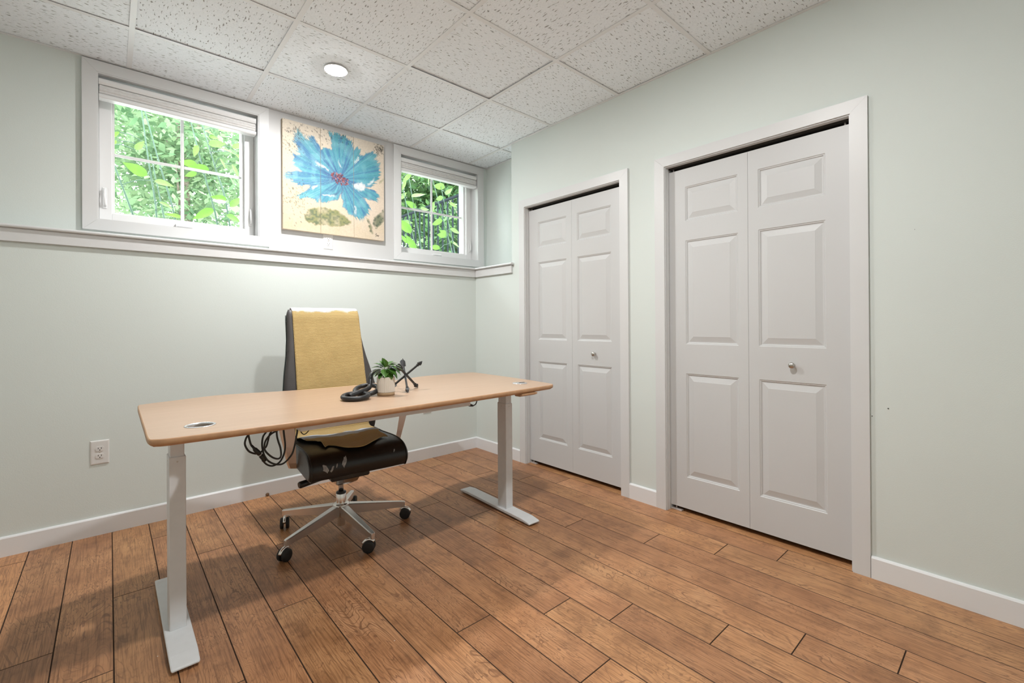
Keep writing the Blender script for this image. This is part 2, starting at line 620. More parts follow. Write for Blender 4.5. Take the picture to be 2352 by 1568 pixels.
def catmull(pts, sub=6, closed=False):
    P = [Vector(p) for p in pts]
    n = len(P)
    out = []
    rng = n if closed else n - 1
    for i in range(rng):
        if closed:
            a, b, c, d = P[i - 1], P[i], P[(i + 1) % n], P[(i + 2) % n]
        else:
            b, c = P[i], P[i + 1]
            a = P[i - 1] if i > 0 else b * 2 - c
            d = P[i + 2] if i + 2 < n else c * 2 - b
        for k in range(sub):
            t = k / sub
            out.append(0.5 * ((2 * b) + (c - a) * t + (2 * a - 5 * b + 4 * c - d) * t * t + (3 * b - a - 3 * c + d) * t ** 3))
    if not closed:
        out.append(P[-1])
    return out


def interp(x, xs, ys):
    return float(np.interp(x, xs, ys))


# ------------------------------------------------------------------ floor
fl = MB().box(XL - 0.1, 3.3, YF - 0.1, 0.62, -0.06, -0.0075)
floor = struct(fl.build('floor', M['subfloor']), 'reddish brown hickory plank floor with dark grooves')
PW, PX0, PLEN = 0.15722, -0.398, 1.4257
joints = {0: -.742, 1: -.99, 2: -.463, 3: .097, 4: -.265, 5: -1.012, 6: -.427, 7: -.77, 8: -1.602, 9: -.63, 10: -1.74, 11: -1.935,
          12: -.823, 13: -2.457, 14: .137, 15: -.26, 16: -1.978, 17: -.779, 18: -1.3, -1: -1.2, -2: -.35, -3: -1.9, -4: -.8, -5: -1.5, -6: -.2}
plank_cache = {}


def plank_mesh(L):
    key = round(L, 4)
    if key in plank_cache:
        return plank_cache[key]
    w, l, c, g = PW / 2, L / 2, 0.0016, 0.0006
    x, y = w - g, l - g
    b = MB()
    rings = [[(-x, -y, -0.007), (x, -y, -0.007), (x, y, -0.007), (-x, y, -0.007)],
             [(-x, -y, -0.0016), (x, -y, -0.0016), (x, y, -0.0016), (-x, y, -0.0016)],
             [(-x + c, -y + c, 0), (x - c, -y + c, 0), (x - c, y - c, 0), (-x + c, y - c, 0)]]
    vs = [p for r in rings for p in r]
    fs = []
    for a in range(2):
        for i in range(4):
            j = (i + 1) % 4
            fs.append((a * 4 + i, a * 4 + j, a * 4 + 4 + j, a * 4 + 4 + i))
    b.add(vs, fs, mi=1)
    b.add(rings[2], [(0, 1, 2, 3)], mi=0)
    me = b.mesh('plank')
    me.materials.append(M['floor'])
    me.materials.append(M['subfloor'])
    plank_cache[key] = me
    return me


for k in range(-6, 20):
    if k == 19:
        continue
    j0 = joints[k]
    while j0 < 0.4:
        j0 += PLEN
    y1 = j0
    xc = PX0 + (k + 0.5) * PW
    while y1 > YF:
        a, b_ = max(y1 - PLEN, YF), min(y1, 0.36)
        if b_ - a > 0.02:
            link('plank', plank_mesh(b_ - a), None, floor, (xc, (a + b_) / 2, 0))
        y1 -= PLEN

# ------------------------------------------------------------------ ceiling
cb = MB().box(XL - 0.1, 3.3, YF - 0.1, 0.72, 2.72, 2.80)
ceiling = struct(cb.build('ceiling', M['dark']), 'suspended ceiling of white fissured mineral tiles in a white grid')
tile_cache = {}
BW = 0.012
LIGHTS = [(1.5 * T, -0.5 * T), (1.5 * T, -3.5 * T)]


def tile_mesh(w, d):
    key = (round(w, 4), round(d, 4))
    if key not in tile_cache:
        me = MB().box(-w / 2, w / 2, -d / 2, d / 2, 0, 0.016, 0.001).mesh('ceiling_tile')
        me.materials.append(M['tile'])
        tile_cache[key] = me
    return tile_cache[key]


xs = [XL] + [i * T for i in range(-2, 5)] + [XREC]
ys = [YF] + [j * T for j in range(-6, 1)] + [YU]
for a in range(len(xs) - 1):
    for b_ in range(len(ys) - 1):
        x0, x1, y0, y1 = xs[a], xs[a + 1], ys[b_], ys[b_ + 1]
        if x0 >= XR - 0.01 and y1 < YJ:
            continue
        if x0 >= XR - 0.01:
            y0 = max(y0, YJ)
        lift = random.choice([0.0, 0.0, 0.0005, 0.001, 0.002])
        if abs(x0 - 2 * T) < .01 and abs(y0 + 2 * T) < .01:
            lift = 0.006
        if abs(x0) < .01 and abs(y0 + T) < .01:
            lift = 0.004
        link('ceiling_tile', tile_mesh(x1 - x0 - 0.008, y1 - y0 - 0.008), None, ceiling, ((x0 + x1) / 2, (y0 + y1) / 2, H + 0.0025 + lift))


def tprof(c):
    return [(c - BW, H), (c + BW, H), (c + BW, H + 0.0012), (c + 0.001, H + 0.0012), (c + 0.001, H + 0.035), (c - 0.001, H + 0.035), (c - 0.001, H + 0.0012), (c - BW, H + 0.0012)]


for i in range(-2, 5):
    x = i * T
    y0 = YF + 0.022 if i < 4 else YJ + 0.002
    MB().extrude_y(tprof(x), y0, YU - 0.02).build('grid_bar', M['tbar'], ceiling)
for j in range(-6, 1):
    cuts = [XL + 0.02] + [i * T for i in range(-2, 5)]
    for a in range(len(cuts) - 1):
        MB().extrude_x(tprof(j * T), cuts[a] + BW, cuts[a + 1] - (BW if a < len(cuts) - 2 else 0.020)).build('grid_bar', M['tbar'], ceiling)
MB().extrude_x(tprof(0), 4 * T + BW, XREC - 0.02).build('grid_bar', M['tbar'], ceiling)
AW = 0.021
ang = MB()
ang.box(XL, XREC, YU - AW, YU, H - 0.0004, H + 0.001)
ang.build('wall_angle', M['tbar'], ceiling)
MB().box(XR - AW, XR, YF, YJ, H - 0.0004, H + 0.001).build('wall_angle', M['tbar'], ceiling)
MB().box(XREC - AW, XREC, YJ, YU - AW, H - 0.0004, H + 0.001).build('wall_angle', M['tbar'], ceiling)
MB().box(XL, XL + AW, YF, YU - AW, H - 0.0004, H + 0.001).build('wall_angle', M['tbar'], ceiling)
MB().box(XL + AW, XR - AW, YF, YF + AW, H - 0.0004, H + 0.001).build('wall_angle', M['tbar'], ceiling)


def downlight(x, y, label):
    root = empty('ceiling_downlight', (x, y, H))
    tag(root, label, 'ceiling light')
    ring = MB().lathe([(0.066, 0.002), (0.0685, 0.0), (0.0680, -0.0030), (0.0645, -0.0052), (0.0608, -0.0046), (0.0608, 0.002)], seg=40)
    ring.build('trim_ring', M['white'], root)
    lens = MB().lathe([(0.0605, -0.001), (0.0603, -0.0040), (0.055, -0.0066), (0.04, -0.0086), (0.02, -0.0095), (0.0005, -0.0098)], seg=40, cap0=True)
    lens.build('lens', M['lamp'], root)


downlight(*LIGHTS[0], 'round lit recessed ceiling light in a tile before the windows')
downlight(*LIGHTS[1], 'round lit recessed ceiling light overhead nearer the viewer')

# ------------------------------------------------------------------ walls
W1X, W2X = 0.0, 1.877
WIN = (-0.140, 0.676, 1.735, 2.568)        # opening of window 1


def upper_wall():
    b = MB()
    y0, y1 = YU, 0.70
    z0, z1 = 1.55, 2.72
    a0, a1 = WIN[0], WIN[1]
    b0, b1 = WIN[0] + W2X, WIN[1] + W2X
    b.box(XL - 0.1, a0, y0, y1, z0, z1)
    b.box(a1, b0, y0, y1, z0, z1)
    b.box(b1, XREC + 0.1, y0, y1, z0, z1)
    for p, q in ((a0, a1), (b0, b1)):
        b.box(p, q, y0, y1, z0, WIN[2])
        b.box(p, q, y0, y1, WIN[3], z1)
    b.box(XL - 0.1, XREC + 0.1, YB, 0.70, -0.05, 1.625)      # thick lower foundation part
    return b


wb = upper_wall()
struct(wb.build('wall_back', M['wall']), 'pale sage green back wall, thicker below the window ledge')

DOORS = [(-0.305, -1.224), (-1.546, -2.470)]
DTOP = 2.078


def right_wall():
    b = MB()
    x0, x1 = XR, XR + 0.115
    segs = [(YJ, DOORS[0][0]), (DOORS[0][1], DOORS[1][0]), (DOORS[1][1], YF - 0.1)]
    for a, c in segs:
        b.box(x0, x1, c, a, -0.05, 2.72)
    for a, c in DOORS:
        b.box(x0, x1, c, a, DTOP, 2.72)
    b.box(x0, XREC + 0.12, YJ, YB + 0.02, -0.05, 1.625)       # lower wall under the recess
    b.box(XREC, XREC + 0.12, YJ - 0.1, YU + 0.05, 1.55, 2.72)  # recessed wall above
    b.box(x1, XREC + 0.12, YJ - 0.1, YJ, 1.55, 2.72)           # return behind the jog
    # closets behind the doors
    b.box(3.15, 3.25, YF - 0.1, YJ, -0.05, 2.72)
    b.box(x1, 3.25, YJ - 0.1, YJ, -0.05, 2.72)
    b.box(x1, 3.25, -1.42, -1.34, -0.05, 2.72)
    b.box(x1, 3.25, YF - 0.1, YF, -0.05, 2.72)
    return b


wr = struct(right_wall().build('wall_right', M['wall']), 'pale sage green right wall with two closet doors')
for (yy, zz, rr) in ((-2.541, 0.715, 0.0022), (-2.597, 0.756, 0.0025), (-2.688, 1.519, 0.0012)):
    MB().lathe([(rr, -0.0012), (rr * 0.8, 0.0)], (XR, yy, zz), 10, 'X').build('nail_hole', M['dark'], wr)
struct(MB().box(XL - 0.1, XL, YF - 0.1, 0.70, -0.05, 2.72).build('wall_left', M['wall']), 'pale sage green left wall')
struct(MB().box(XL, XR + 0.1, YF - 0.1, YF, -0.05, 2.72).build('wall_front', M['wall']), 'pale sage green wall behind the viewer')


def base_prof(th=0.013, h=0.097):
    return [(0, 0), (th, 0), (th, h - 0.008), (th - 0.004, h - 0.002), (th - 0.008, h), (0, h)]


def base_along_y(y0, y1):
    return MB().extrude_y([(XR - p, z) for p, z in base_prof()], y0, y1)


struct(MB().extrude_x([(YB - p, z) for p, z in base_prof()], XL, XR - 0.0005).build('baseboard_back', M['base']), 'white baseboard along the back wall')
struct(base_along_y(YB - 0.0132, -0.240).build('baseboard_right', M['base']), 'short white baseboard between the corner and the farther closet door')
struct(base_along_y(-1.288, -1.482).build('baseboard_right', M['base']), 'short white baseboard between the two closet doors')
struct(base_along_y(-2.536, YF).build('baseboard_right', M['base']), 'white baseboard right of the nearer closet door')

# window ledge: apron + bullnose cap, wraps onto the right wall
ledge = empty('trim_1', (0, 0, 0))
struct(ledge, 'white window ledge with apron running along the back wall')
MB().box(XL, XR - 0.018, YB - 0.018, YB, 1.560, 1.626, 0.0012).build('apron', M['white'], ledge)
MB().box(XR - 0.018, XR, -0.152, YB - 0.018, 1.560, 1.626, 0.0012).build('apron', M['white'], ledge)


def nose(front, back, z0, z1):
    pr = [(back, z0), (front + 0.007, z0)]
    for k in range(1, 6):
        a = -PI / 2 - PI * k / 6
        pr.append((front + 0.0085 + 0.0085 * math.cos(a), (z0 + z1) / 2 + (z1 - z0) / 2 * math.sin(a)))
    pr += [(front + 0.007, z1), (back, z1)]
    return pr


MB().extrude_x(nose(YB - 0.036, YU, 1.6265, 1.6435), XL, XR - 0.018).build('ledge_cap', M['white'], ledge)
MB().extrude_y(nose(XR - 0.036, XREC, 1.6266, 1.6436), -0.170, YU).build('ledge_cap', M['white'], ledge)
# white board panel between the windows
struct(MB().box(0.7375, 1.6745, YU - 0.006, YU, 1.6440, H - 0.003, 0.0008).build('trim_2', M['panel']), 'white painted board panel between the two windows')


# ------------------------------------------------------------------ windows
def window(n, dx, label):
    w = empty('window_%d' % n, (dx, 0, 0))
    struct(w, label)
    x0, x1, z0, z1 = WIN
    o = 0.0615
    ya, yb = YU - 0.018, YU
    zt = 2.6300

    def board(name, pts):
        b = MB()
        b.loft([[(px, ya, pz) for px, pz in pts], [(px, yb, pz) for px, pz in pts]], smooth=False)
        b.build(name, M['white'], w)
    board('casing_side', [(x0 - o, 1.6755), (x0, z0), (x0, z1), (x0 - o, zt)])
    board('casing_side', [(x1 + o, 1.6755), (x1 + o, zt), (x1, z1), (x1, z0)])
    board('casing_head', [(x0 - o + .0006, zt), (x0 + .0006, z1), (x1 - .0006, z1), (x1 + o - .0006, zt)])
    board('casing_sill', [(x0 - o + .0006, 1.6755), (x1 + o - .0006, 1.6755), (x1 - .0006, z0), (x0 + .0006, z0)])
    t = 0.006
    j = MB()
    j.box(x0, x0 + t, ya + 0.004, 0.70, z0, z1)
    j.box(x1 - t, x1, ya + 0.004, 0.70, z0, z1)
    j.box(x0 + t, x1 - t, ya + 0.004, 0.70, z1 - t, z1)
    j.box(x0 + t, x1 - t, ya + 0.004, 0.70, z0, z0 + t)
    j.build('jamb_liner', M['white'], w)
    # vinyl frame
    yf, yr = 0.575, 0.69
    a0, a1, c0, c1 = x0 + t, x1 - t, z0 + t, z1 - t
    fw = 0.058
    f = MB()
    f.box(a0, a0 + fw, yf, yr, c0, c1, 0.003)
    f.box(a1 - fw, a1, yf, yr, c0, c1, 0.003)
    f.box(a0 + fw - .002, a1 - fw + .002, yf, yr, c0, c0 + fw, 0.003)
    f.box(a0 + fw - .002, a1 - fw + .002, yf, yr, c1 - fw, c1, 0.003)
    f.build('frame', M['vinyl'], w)
    g0, g1, h0, h1 = a0 + fw, a1 - fw, c0 + fw, c1 - fw
    s = MB()
    st = 0.012
    s.box(g0, g0 + st, 0.605, 0.68, h0, h1)
    s.box(g1 - st, g1, 0.605, 0.68, h0, h1)
    s.box(g0 + st, g1 - st, 0.605, 0.68, h0, h0 + st)
    s.box(g0 + st, g1 - st, 0.605, 0.68, h1 - st, h1)
    s.build('sash', M['vinyl'], w)
    g0, g1, h0, h1 = g0 + st, g1 - st, h0 + st, h1 - st
    xm = (g0 + g1) / 2
    zm = 2.165
    mw = 0.009
    MB().box(xm - mw, xm + mw, 0.640, 0.652, h0, h1, 0.003).build('muntin', M['vinyl'], w)
    MB().box(g0, xm - mw, 0.641, 0.651, zm - mw, zm + mw, 0.003).build('muntin', M['vinyl'], w)
    MB().box(xm + mw, g1, 0.641, 0.651, zm - mw, zm + mw, 0.003).build('muntin', M['vinyl'], w)
    for (p, q) in ((g0, xm), (xm, g1)):
        for (r, u) in ((h0, zm), (zm, h1)):
            MB().box(p + .0004, q - .0004, 0.654, 0.658, r + .0004, u - .0004).build('pane', M['glass'], w)
    # lever locks on both sides, crank cover in the middle of the bottom rail
    for xc in (x0 + 0.031, x1 - 0.032):
        b = MB()
        b.box(xc - 0.011, xc + 0.011, yf - 0.006, yf, 1.822, 1.945, 0.003)
        lk = b.build('lock', M['vinyl'], w)
        MB().tube([(xc + .003, yf - 0.008, 1.835), (xc + .002, yf - 0.022, 1.85), (xc - .001, yf - 0.026, 1.89), (xc, yf - 0.016, 1.935)], [0.005, 0.006, 0.006, 0.005], 8).build('lever', M['vinyl'], lk)
    cx = xm + 0.002
    ck = MB().extrude_x([(yf, 1.752), (yf - 0.022, 1.756), (yf - 0.026, 1.764), (yf - 0.016, 1.775), (yf, 1.779)], cx - 0.045, cx + 0.045)
    ck.build('crank_cover', M['vinyl'], w)
    MB().box(cx - 0.036, cx + 0.04, yf - 0.034, yf - 0.025, 1.759, 1.766, 0.002).build('crank_handle', M['vinyl'], w)
    return w


window(1, 0.0, 'wide white window with four panes left of the painting')
window(2, W2X, 'white window with four panes right of the painting by the corner')


def shade(dx, label):
    s = empty('window_shade', (dx, 0.49, 2.43))
    tag(s, label, 'window shade', 'raised shades of the two windows')
    x0, x1 = WIN[0] + 0.008, WIN[1] - 0.014
    hp = [(0.040, 0.112), (-0.010, 0.112), (-0.016, 0.106), (-0.018, 0.090), (-0.012, 0.078), (0.040, 0.078)]
    MB().extrude_x(hp, x0, x1).build('headrail', M['vinyl'], s)
    fp = []
    for k in range(9):
        fp.append((-0.004 - (0.010 * math.sin(k / 8 * PI) + 0.004 * (k % 2)), 0.077 - 0.0525 * k / 8))
    fp += [(0.03, 0.0245), (0.03, 0.077)]
    MB().extrude_x(fp, x0 + 0.003, x1 - 0.003, smooth=False).build('folded_fabric', M['shade'], s)
    bp = [(0.034, 0.024), (-0.012, 0.024), (-0.018, 0.018), (-0.018, 0.006), (-0.012, 0.0), (0.034, 0.0)]
    MB().extrude_x(bp, x0 + 0.001, x1 - 0.001).build('bottom_rail', M['vinyl'], s)


shade(0.0, 'white raised shade at the top of the window left of the painting')
shade(W2X, 'white raised shade at the top of the window by the corner')


# ------------------------------------------------------------------ closet doors
LEAFW, LEAFZ0, LEAFZ1 = 0.4555, 0.028, 2.050
PZ = [(0.214, 0.832), (1.006, 1.623), (1.739, 1.943)]


def door_leaf(parent, ystart, wide_first):
    """leaf running towards -y from ystart; face at x = XF"""
    XF = XR + 0.040
    a, b_ = (0.102, 0.4045) if wide_first else (0.051, 0.3535)
    yb = [0, a, b_, LEAFW]
    zb = [LEAFZ0, PZ[0][0], PZ[0][1], PZ[1][0], PZ[1][1], PZ[2][0], PZ[2][1], LEAFZ1]
    m = MB()
    vs, fs = [], []
    for z in zb:
        for y in yb:
            vs.append((XF, ystart - y, z))
    for r in range(7):
        for c in range(3):
            if c == 1 and r in (1, 3, 5):
                continue
            fs.append((r * 4 + c, r * 4 + c + 1, r * 4 + 5 + c, r * 4 + 4 + c))
    k = len(vs)
    xb = XF + 0.034
    y0, y1 = ystart, ystart - LEAFW
    vs += [(xb, y0, zb[0]), (xb, y1, zb[0]), (xb, y1, zb[-1]), (xb, y0, zb[-1])]
    fs.append((k, k + 3, k + 2, k + 1))
    vs += [(XF, y0, zb[0]), (XF, y1, zb[0]), (XF, y1, zb[-1]), (XF, y0, zb[-1])]
    for p, q in ((0, 1), (1, 2), (2, 3), (3, 0)):
        fs.append((k + 4 + p, k + 4 + q, k + q, k + p))
    m.add(vs, fs)
    leaf = m.build('door_leaf', M['door'], parent)
    steps = [(0.0, 0.0), (0.004, 0.0035), (0.007, 0.0035), (0.011, 0.0085), (0.016, 0.0085), (0.043, 0.0012), (0.0445, 0.0004)]
    for z0, z1 in PZ:
        ls = []
        for ins, dep in steps:
            ya_, yb_ = ystart - a - ins, ystart - b_ + ins
            ls.append([(XF + dep, ya_, z0 + ins), (XF + dep, yb_, z0 + ins), (XF + dep, yb_, z1 - ins), (XF + dep, ya_, z1 - ins)])
        MB().loft(ls, cap0=False, cap1=True, smooth=False).build('panel', M['door'], leaf)
    return leaf


def closet_door(n, ya, yb, label):
    d = empty('door_%d' % n, (0, 0, 0))
    struct(d, label)
    cw = 0.064
    xa, xb = XR - 0.0125, XR

    def casing(name, pts):
        ls = []
        for x in (xb, xa + 0.003, xa):
            k = 0.0 if x != xa else 1
            ls.append([(x, y, z) for y, z in pts])
        MB().loft(ls, smooth=False).build(name, M['white'], d)
    casing('casing_side', [(ya + cw, 0), (ya + cw, DTOP + cw - .004), (ya, DTOP), (ya, 0)])
    casing('casing_side', [(yb - cw, 0), (yb, 0), (yb, DTOP), (yb - cw, DTOP + cw - .004)])
    casing('casing_head', [(ya + cw - .0005, DTOP + cw - .004), (yb - cw + .0005, DTOP + cw - .004), (yb + .0005, DTOP), (ya - .0005, DTOP)])
    j = MB()
    jt = 0.005
    x0, x1 = XR - 0.004, XR + 0.115
    j.box(x0, x1, ya - jt, ya, 0, DTOP)
    j.box(x0, x1, yb, yb + jt, 0, DTOP)
    j.box(x0, x1, yb + jt, ya - jt, DTOP - jt, DTOP)
    j.box(XR + 0.018, XR + 0.030, ya - jt - 0.002, ya - jt, 0, DTOP - jt)
    j.build('jamb', M['white'], d)
    MB().box(XR + 0.030, XR + 0.085, yb + 0.008, ya - 0.008, DTOP - 0.013, DTOP - 0.0052).build('track', M['dark'], d)
    gap = (ya - yb) - 2 * LEAFW
    s = ya - gap / 2 + 0.0006
    door_leaf(d, s, True)
    lf = door_leaf(d, s - LEAFW - 0.0012, False)
    ky = s - LEAFW - 0.212
    kn = MB().lathe([(0.0095, 0.0), (0.0095, -0.003), (0.006, -0.005), (0.0055, -0.012), (0.009, -0.016), (0.0145, -0.019), (0.0155, -0.024), (0.013, -0.029), (0.006, -0.0315), (0.0004, -0.032)], (XR + 0.040, ky, 0.917), 22, 'X')
    kn.build('knob', M['nickel'], lf)
    br = MB()
    br.box(XR + 0.036, XR + 0.062, ya - 0.075, ya - 0.006, 0.0005, 0.009, 0.001)
    br.lathe([(0.004, 0.009), (0.004, 0.028)], (XR + 0.052, ya - 0.035, 0), 8)
    br.build('floor_bracket', M['bracket'], d)
    pv = MB()
    for yy in (ya - 0.03, yb + 0.03):
        pv.lathe([(0.004, 2.048), (0.004, 2.0655)], (XR + 0.050, yy, 0), 8)
    pv.build('pivot_pin', M['bracket'], d)


closet_door(1, *DOORS[0], 'white six panel folding closet door near the corner')
closet_door(2, *DOORS[1], 'white six panel folding closet door nearest the viewer')


# ------------------------------------------------------------------ outlets
def outlet(x, zc, yface, label, w=0.078, h=0.130):
    o = empty('wall_outlet', (x, yface, zc))
    tag(o, label, 'outlet', 'duplex wall outlets')
    rings = []
    for ins, dep in ((0, 0), (0, 0.002), (0.004, 0.0055), (0.008, 0.006)):
        rings.append([(-w / 2 + ins, -dep, -h / 2 + ins), (w / 2 - ins, -dep, -h / 2 + ins), (w / 2 - ins, -dep, h / 2 - ins), (-w / 2 + ins, -dep, h / 2 - ins)])
    MB().loft(rings, smooth=False).build('cover_plate', M['plate'], o)
    for sgn in (1, -1):
        zc2 = sgn * 0.0195
        loop = []
        for k in range(24):
            a = 2 * PI * k / 24
            loop.append((0.0175 * math.cos(a), max(-0.0125, min(0.0125, 0.0175 * math.sin(a)))))
        b = MB().loft([[(px, -0.005, zc2 + pz) for px, pz in loop], [(px, -0.0085, zc2 + pz) for px, pz in loop]], smooth=False)
        rc = b.build('receptacle', M['plate'], o)
        for sx in (-0.0065, 0.0065):
            MB().box(sx - 0.0012, sx + 0.0012, -0.0088, -0.008, zc2 - 0.001, zc2 + 0.007).build('slot', M['dark'], rc)
        MB().lathe([(0.0026, -0.0088), (0.0026, -0.008)], (0, 0, zc2 - 0.0068), 12, 'Y').build('slot', M['dark'], rc)
    MB().lathe([(0.003, -0.0055), (0.0025, -0.0072)], (0, 0, 0), 12, 'Y').build('screw', M['nickel'], o)


outlet(-0.1325, 0.447, YB, 'white wall outlet low on the wall left of the desk')
outlet(1.139, 1.759, YU - 0.006, 'white wall outlet under the flower painting', 0.072, 0.116)
outlet(1.917, 0.450, YB, 'white wall outlet on the wall behind the desk near the corner')

dk = MB().lathe([(0.011, 0.0), (0.011, -0.006), (0.009, -0.008), (0.0005, -0.0085)], (0, 0, 0), 18, 'Y')
tag(dk.build('round_disc', M['brownknob'], None, (0.690, YB - 0.0132, 0.0112)), 'small round brown disc on the floor against the white baseboard', 'disc')


# ------------------------------------------------------------------ painting on three boards
def painting():
    root = empty('flower_painting', (1.1975, YU - 0.0065, 1.8105))
    tag(root, 'three board painting of a large blue flower between the windows', 'painting')
    N = 250
    rs = np.random.RandomState(4)
    gu, gv = np.meshgrid(np.linspace(0, 1, N), np.linspace(0, 1, N))

    def sm(n, s):
        """smooth value noise on the grid, s cells across"""
        g = rs.rand(s + 2, s + 2)
        x = np.linspace(0, s, n)
        i = np.minimum(x.astype(int), s - 1)
        f = x - i
        f = f * f * (3 - 2 * f)
        a = g[i][:, i] * (1 - f)[None, :] + g[i][:, i + 1] * f[None, :]
        b = g[i + 1][:, i] * (1 - f)[None, :] + g[i + 1][:, i + 1] * f[None, :]
        return a * (1 - f)[:, None] + b * f[:, None]
    nz1, nz2, nz3, nz4 = sm(N, 6), sm(N, 18), sm(N, 60), sm(N, 120)
    # sketch coordinates -> board uv
    xk, uk = [130, 522, 863, 1172], [0, .3415, .6705, 1]
    tk, bk = [100, 195, 290, 378], [1230, 1270, 1310, 1350]

    def uvp(p):
        u = np.interp(p[0], xk, uk)
        t, b = np.interp(p[0], xk, tk), np.interp(p[0], xk, bk)
        return (u, (b - p[1]) / (b - t))
    wu = gu + (nz2 - .5) * .022 + (nz3 - .5) * .014
    wv = gv + (np.roll(nz2, 31, 0) - .5) * .022 + (np.roll(nz3, 17, 1) - .5) * .014

    def inside(poly, pu, pv):
        q = [uvp(p) for p in poly]
        r = np.zeros(pu.shape, bool)
        n = len(q)
        for i in range(n):
            (x1, y1), (x2, y2) = q[i], q[(i + 1) % n]
            if y1 == y2:
                continue
            c = ((y1 > pv) != (y2 > pv)) & (pu < (x2 - x1) * (pv - y1) / (y2 - y1) + x1)
            r ^= c
        return r

    def soft(poly, fray=True):
        pu, pv = (wu, wv) if fray else (wu0, wv0)
        acc = np.zeros((N, N))
        for d in range(7):
            a = d * 2 * PI / 7
            acc += inside(poly, pu + .006 * math.cos(a), pv + .006 * math.sin(a))
        return acc / 7

    def srgb(c):
        c = np.array(c) / 255.0
        return np.where(c <= .04045, c / 12.92, ((c + .055) / 1.055) ** 2.4)
    img = np.ones((N, N, 3)) * srgb((226, 210, 186))

    def lay(mask, col):
        nonlocal img
        col = np.asarray(col)
        img = img * (1 - mask[..., None]) + col * mask[..., None]
    # ground tones
    lay(np.clip((0.55 - gu) * 1.3, 0, 1) * np.clip(1 - np.abs(gv - .42) * 2.2, 0, 1) * (.5 + .8 * nz1), srgb((236, 210, 150)))
    lay(np.clip((gu - .5) * 1.0, 0, .6) * nz1, srgb((240, 222, 208)))
    lay(np.clip((gv - .75) * 2, 0, .6), srgb((242, 234, 220)))
    lay(np.clip(.35 - gv, 0, .3) * 1.6 * nz2, srgb((222, 200, 160)))
    cu, cv = uvp((722, 715))
    du, dv = gu - cu, gv - cv
    ang = np.arctan2(dv, du)
    rad = np.hypot(du, dv)
    # brushed streaks radiating from the heart
    k = rs.rand(900)
    an01 = (ang + PI) / (2 * PI)
    stre = np.interp(an01 * 520 + nz2 * 2.0 + rad * 3, np.arange(900), k)
    stre2 = np.interp(an01 * 110 + nz1 * 2.5 + rad * 4, np.arange(900), np.roll(k, 77))
    brk = .6 + .8 * nz3
    stre = np.clip(.5 + (stre - .5) * brk, 0, 1)
    st = .5 * stre + .5 * stre2
    # petal ends fray outwards along the brush direction
    fr_ = 1 + (stre - .5) * .13 * np.clip((rad - .16) * 4, 0, 1) + (stre2 - .5) * .06 * np.clip((rad - .2) * 4, 0, 1)
    wu0, wv0 = wu, wv
    wu = cu + (wu - cu) * fr_
    wv = cv + (wv - cv) * fr_
    teal, blue, lite, deep = srgb((92, 170, 186)), srgb((68, 126, 172)), srgb((146, 206, 216)), srgb((66, 84, 140))
    P = {
        'a': [(650, 690), (560, 640), (470, 570), (380, 520), (300, 440), (245, 340), (250, 250), (285, 215), (350, 270), (400, 345), (395, 260), (450, 290), (500, 350), (530, 440), (600, 560), (660, 650)],
        'b': [(650, 715), (540, 640), (430, 570), (300, 490), (215, 430), (235, 520), (255, 570), (320, 640), (140, 655), (132, 705), (230, 745), (290, 785), (380, 775), (520, 765), (630, 745)],
        'c': [(710, 690), (600, 580), (540, 430), (560, 405), (640, 410), (650, 360), (625, 290), (600, 225), (660, 250), (720, 258), (780, 280), (830, 330), (865, 360), (862, 480), (810, 600), (745, 670)],
        'd': [(740, 680), (800, 570), (860, 430), (900, 395), (932, 430), (915, 500), (980, 460), (1050, 428), (1092, 470), (1082, 540), (1132, 590), (1122, 660), (1092, 740), (1050, 795), (960, 785), (860, 765), (780, 725)],
        'e': [(705, 720), (620, 740), (540, 760), (440, 790), (380, 830), (310, 870), (285, 915), (350, 922), (440, 905), (490, 972), (530, 900), (600, 845), (690, 795)],
        'f': [(735, 760), (650, 800), (560, 860), (520, 905), (530, 957), (620, 945), (700, 912), (732, 845)],
        'g': [(735, 775), (735, 870), (750, 980), (800, 1050), (870, 1110), (940, 1132), (985, 1090), (1020, 1020), (1000, 960), (950, 905), (1080, 950), (1128, 905), (1080, 835), (1000, 805), (860, 775)]}
    leafs = [([(340, 1080), (400, 1020), (540, 1008), (680, 1040), (760, 1090), (832, 1165), (720, 1212), (600, 1192), (480, 1182), (380, 1150)], (150, 152, 104), (104, 118, 92)),
             ([(1045, 1180), (1070, 1100), (1120, 1060), (1168, 1030), (1172, 1150), (1100, 1230)], (128, 134, 108), (84, 96, 84)),
             ([(980, 1115), (1000, 1115), (1045, 1210), (1050, 1280), (1030, 1275), (1025, 1210)], (150, 150, 118), (104, 112, 96)),
             ([(1110, 760), (1165, 715), (1172, 735), (1130, 765)], (186, 184, 150), (160, 160, 130))]
    for poly, c1, c2 in leafs:
        m = soft(poly, False) * (.35 + .65 * np.clip(nz2 * 1.6, 0, 1))
        lay(m, srgb(c1))
        lay(m * np.clip((nz3 - .45) * 4, 0, 1) * .8, srgb(c2))
    P['u'] = [(290, 480), (400, 470), (520, 425), (560, 405), (650, 410), (700, 440), (850, 410), (930, 480), (1000, 490), (1070, 560), (1080, 690), (1000, 780), (860, 780), (740, 790), (715, 850), (640, 890), (540, 900), (450, 880), (400, 780), (310, 700)]
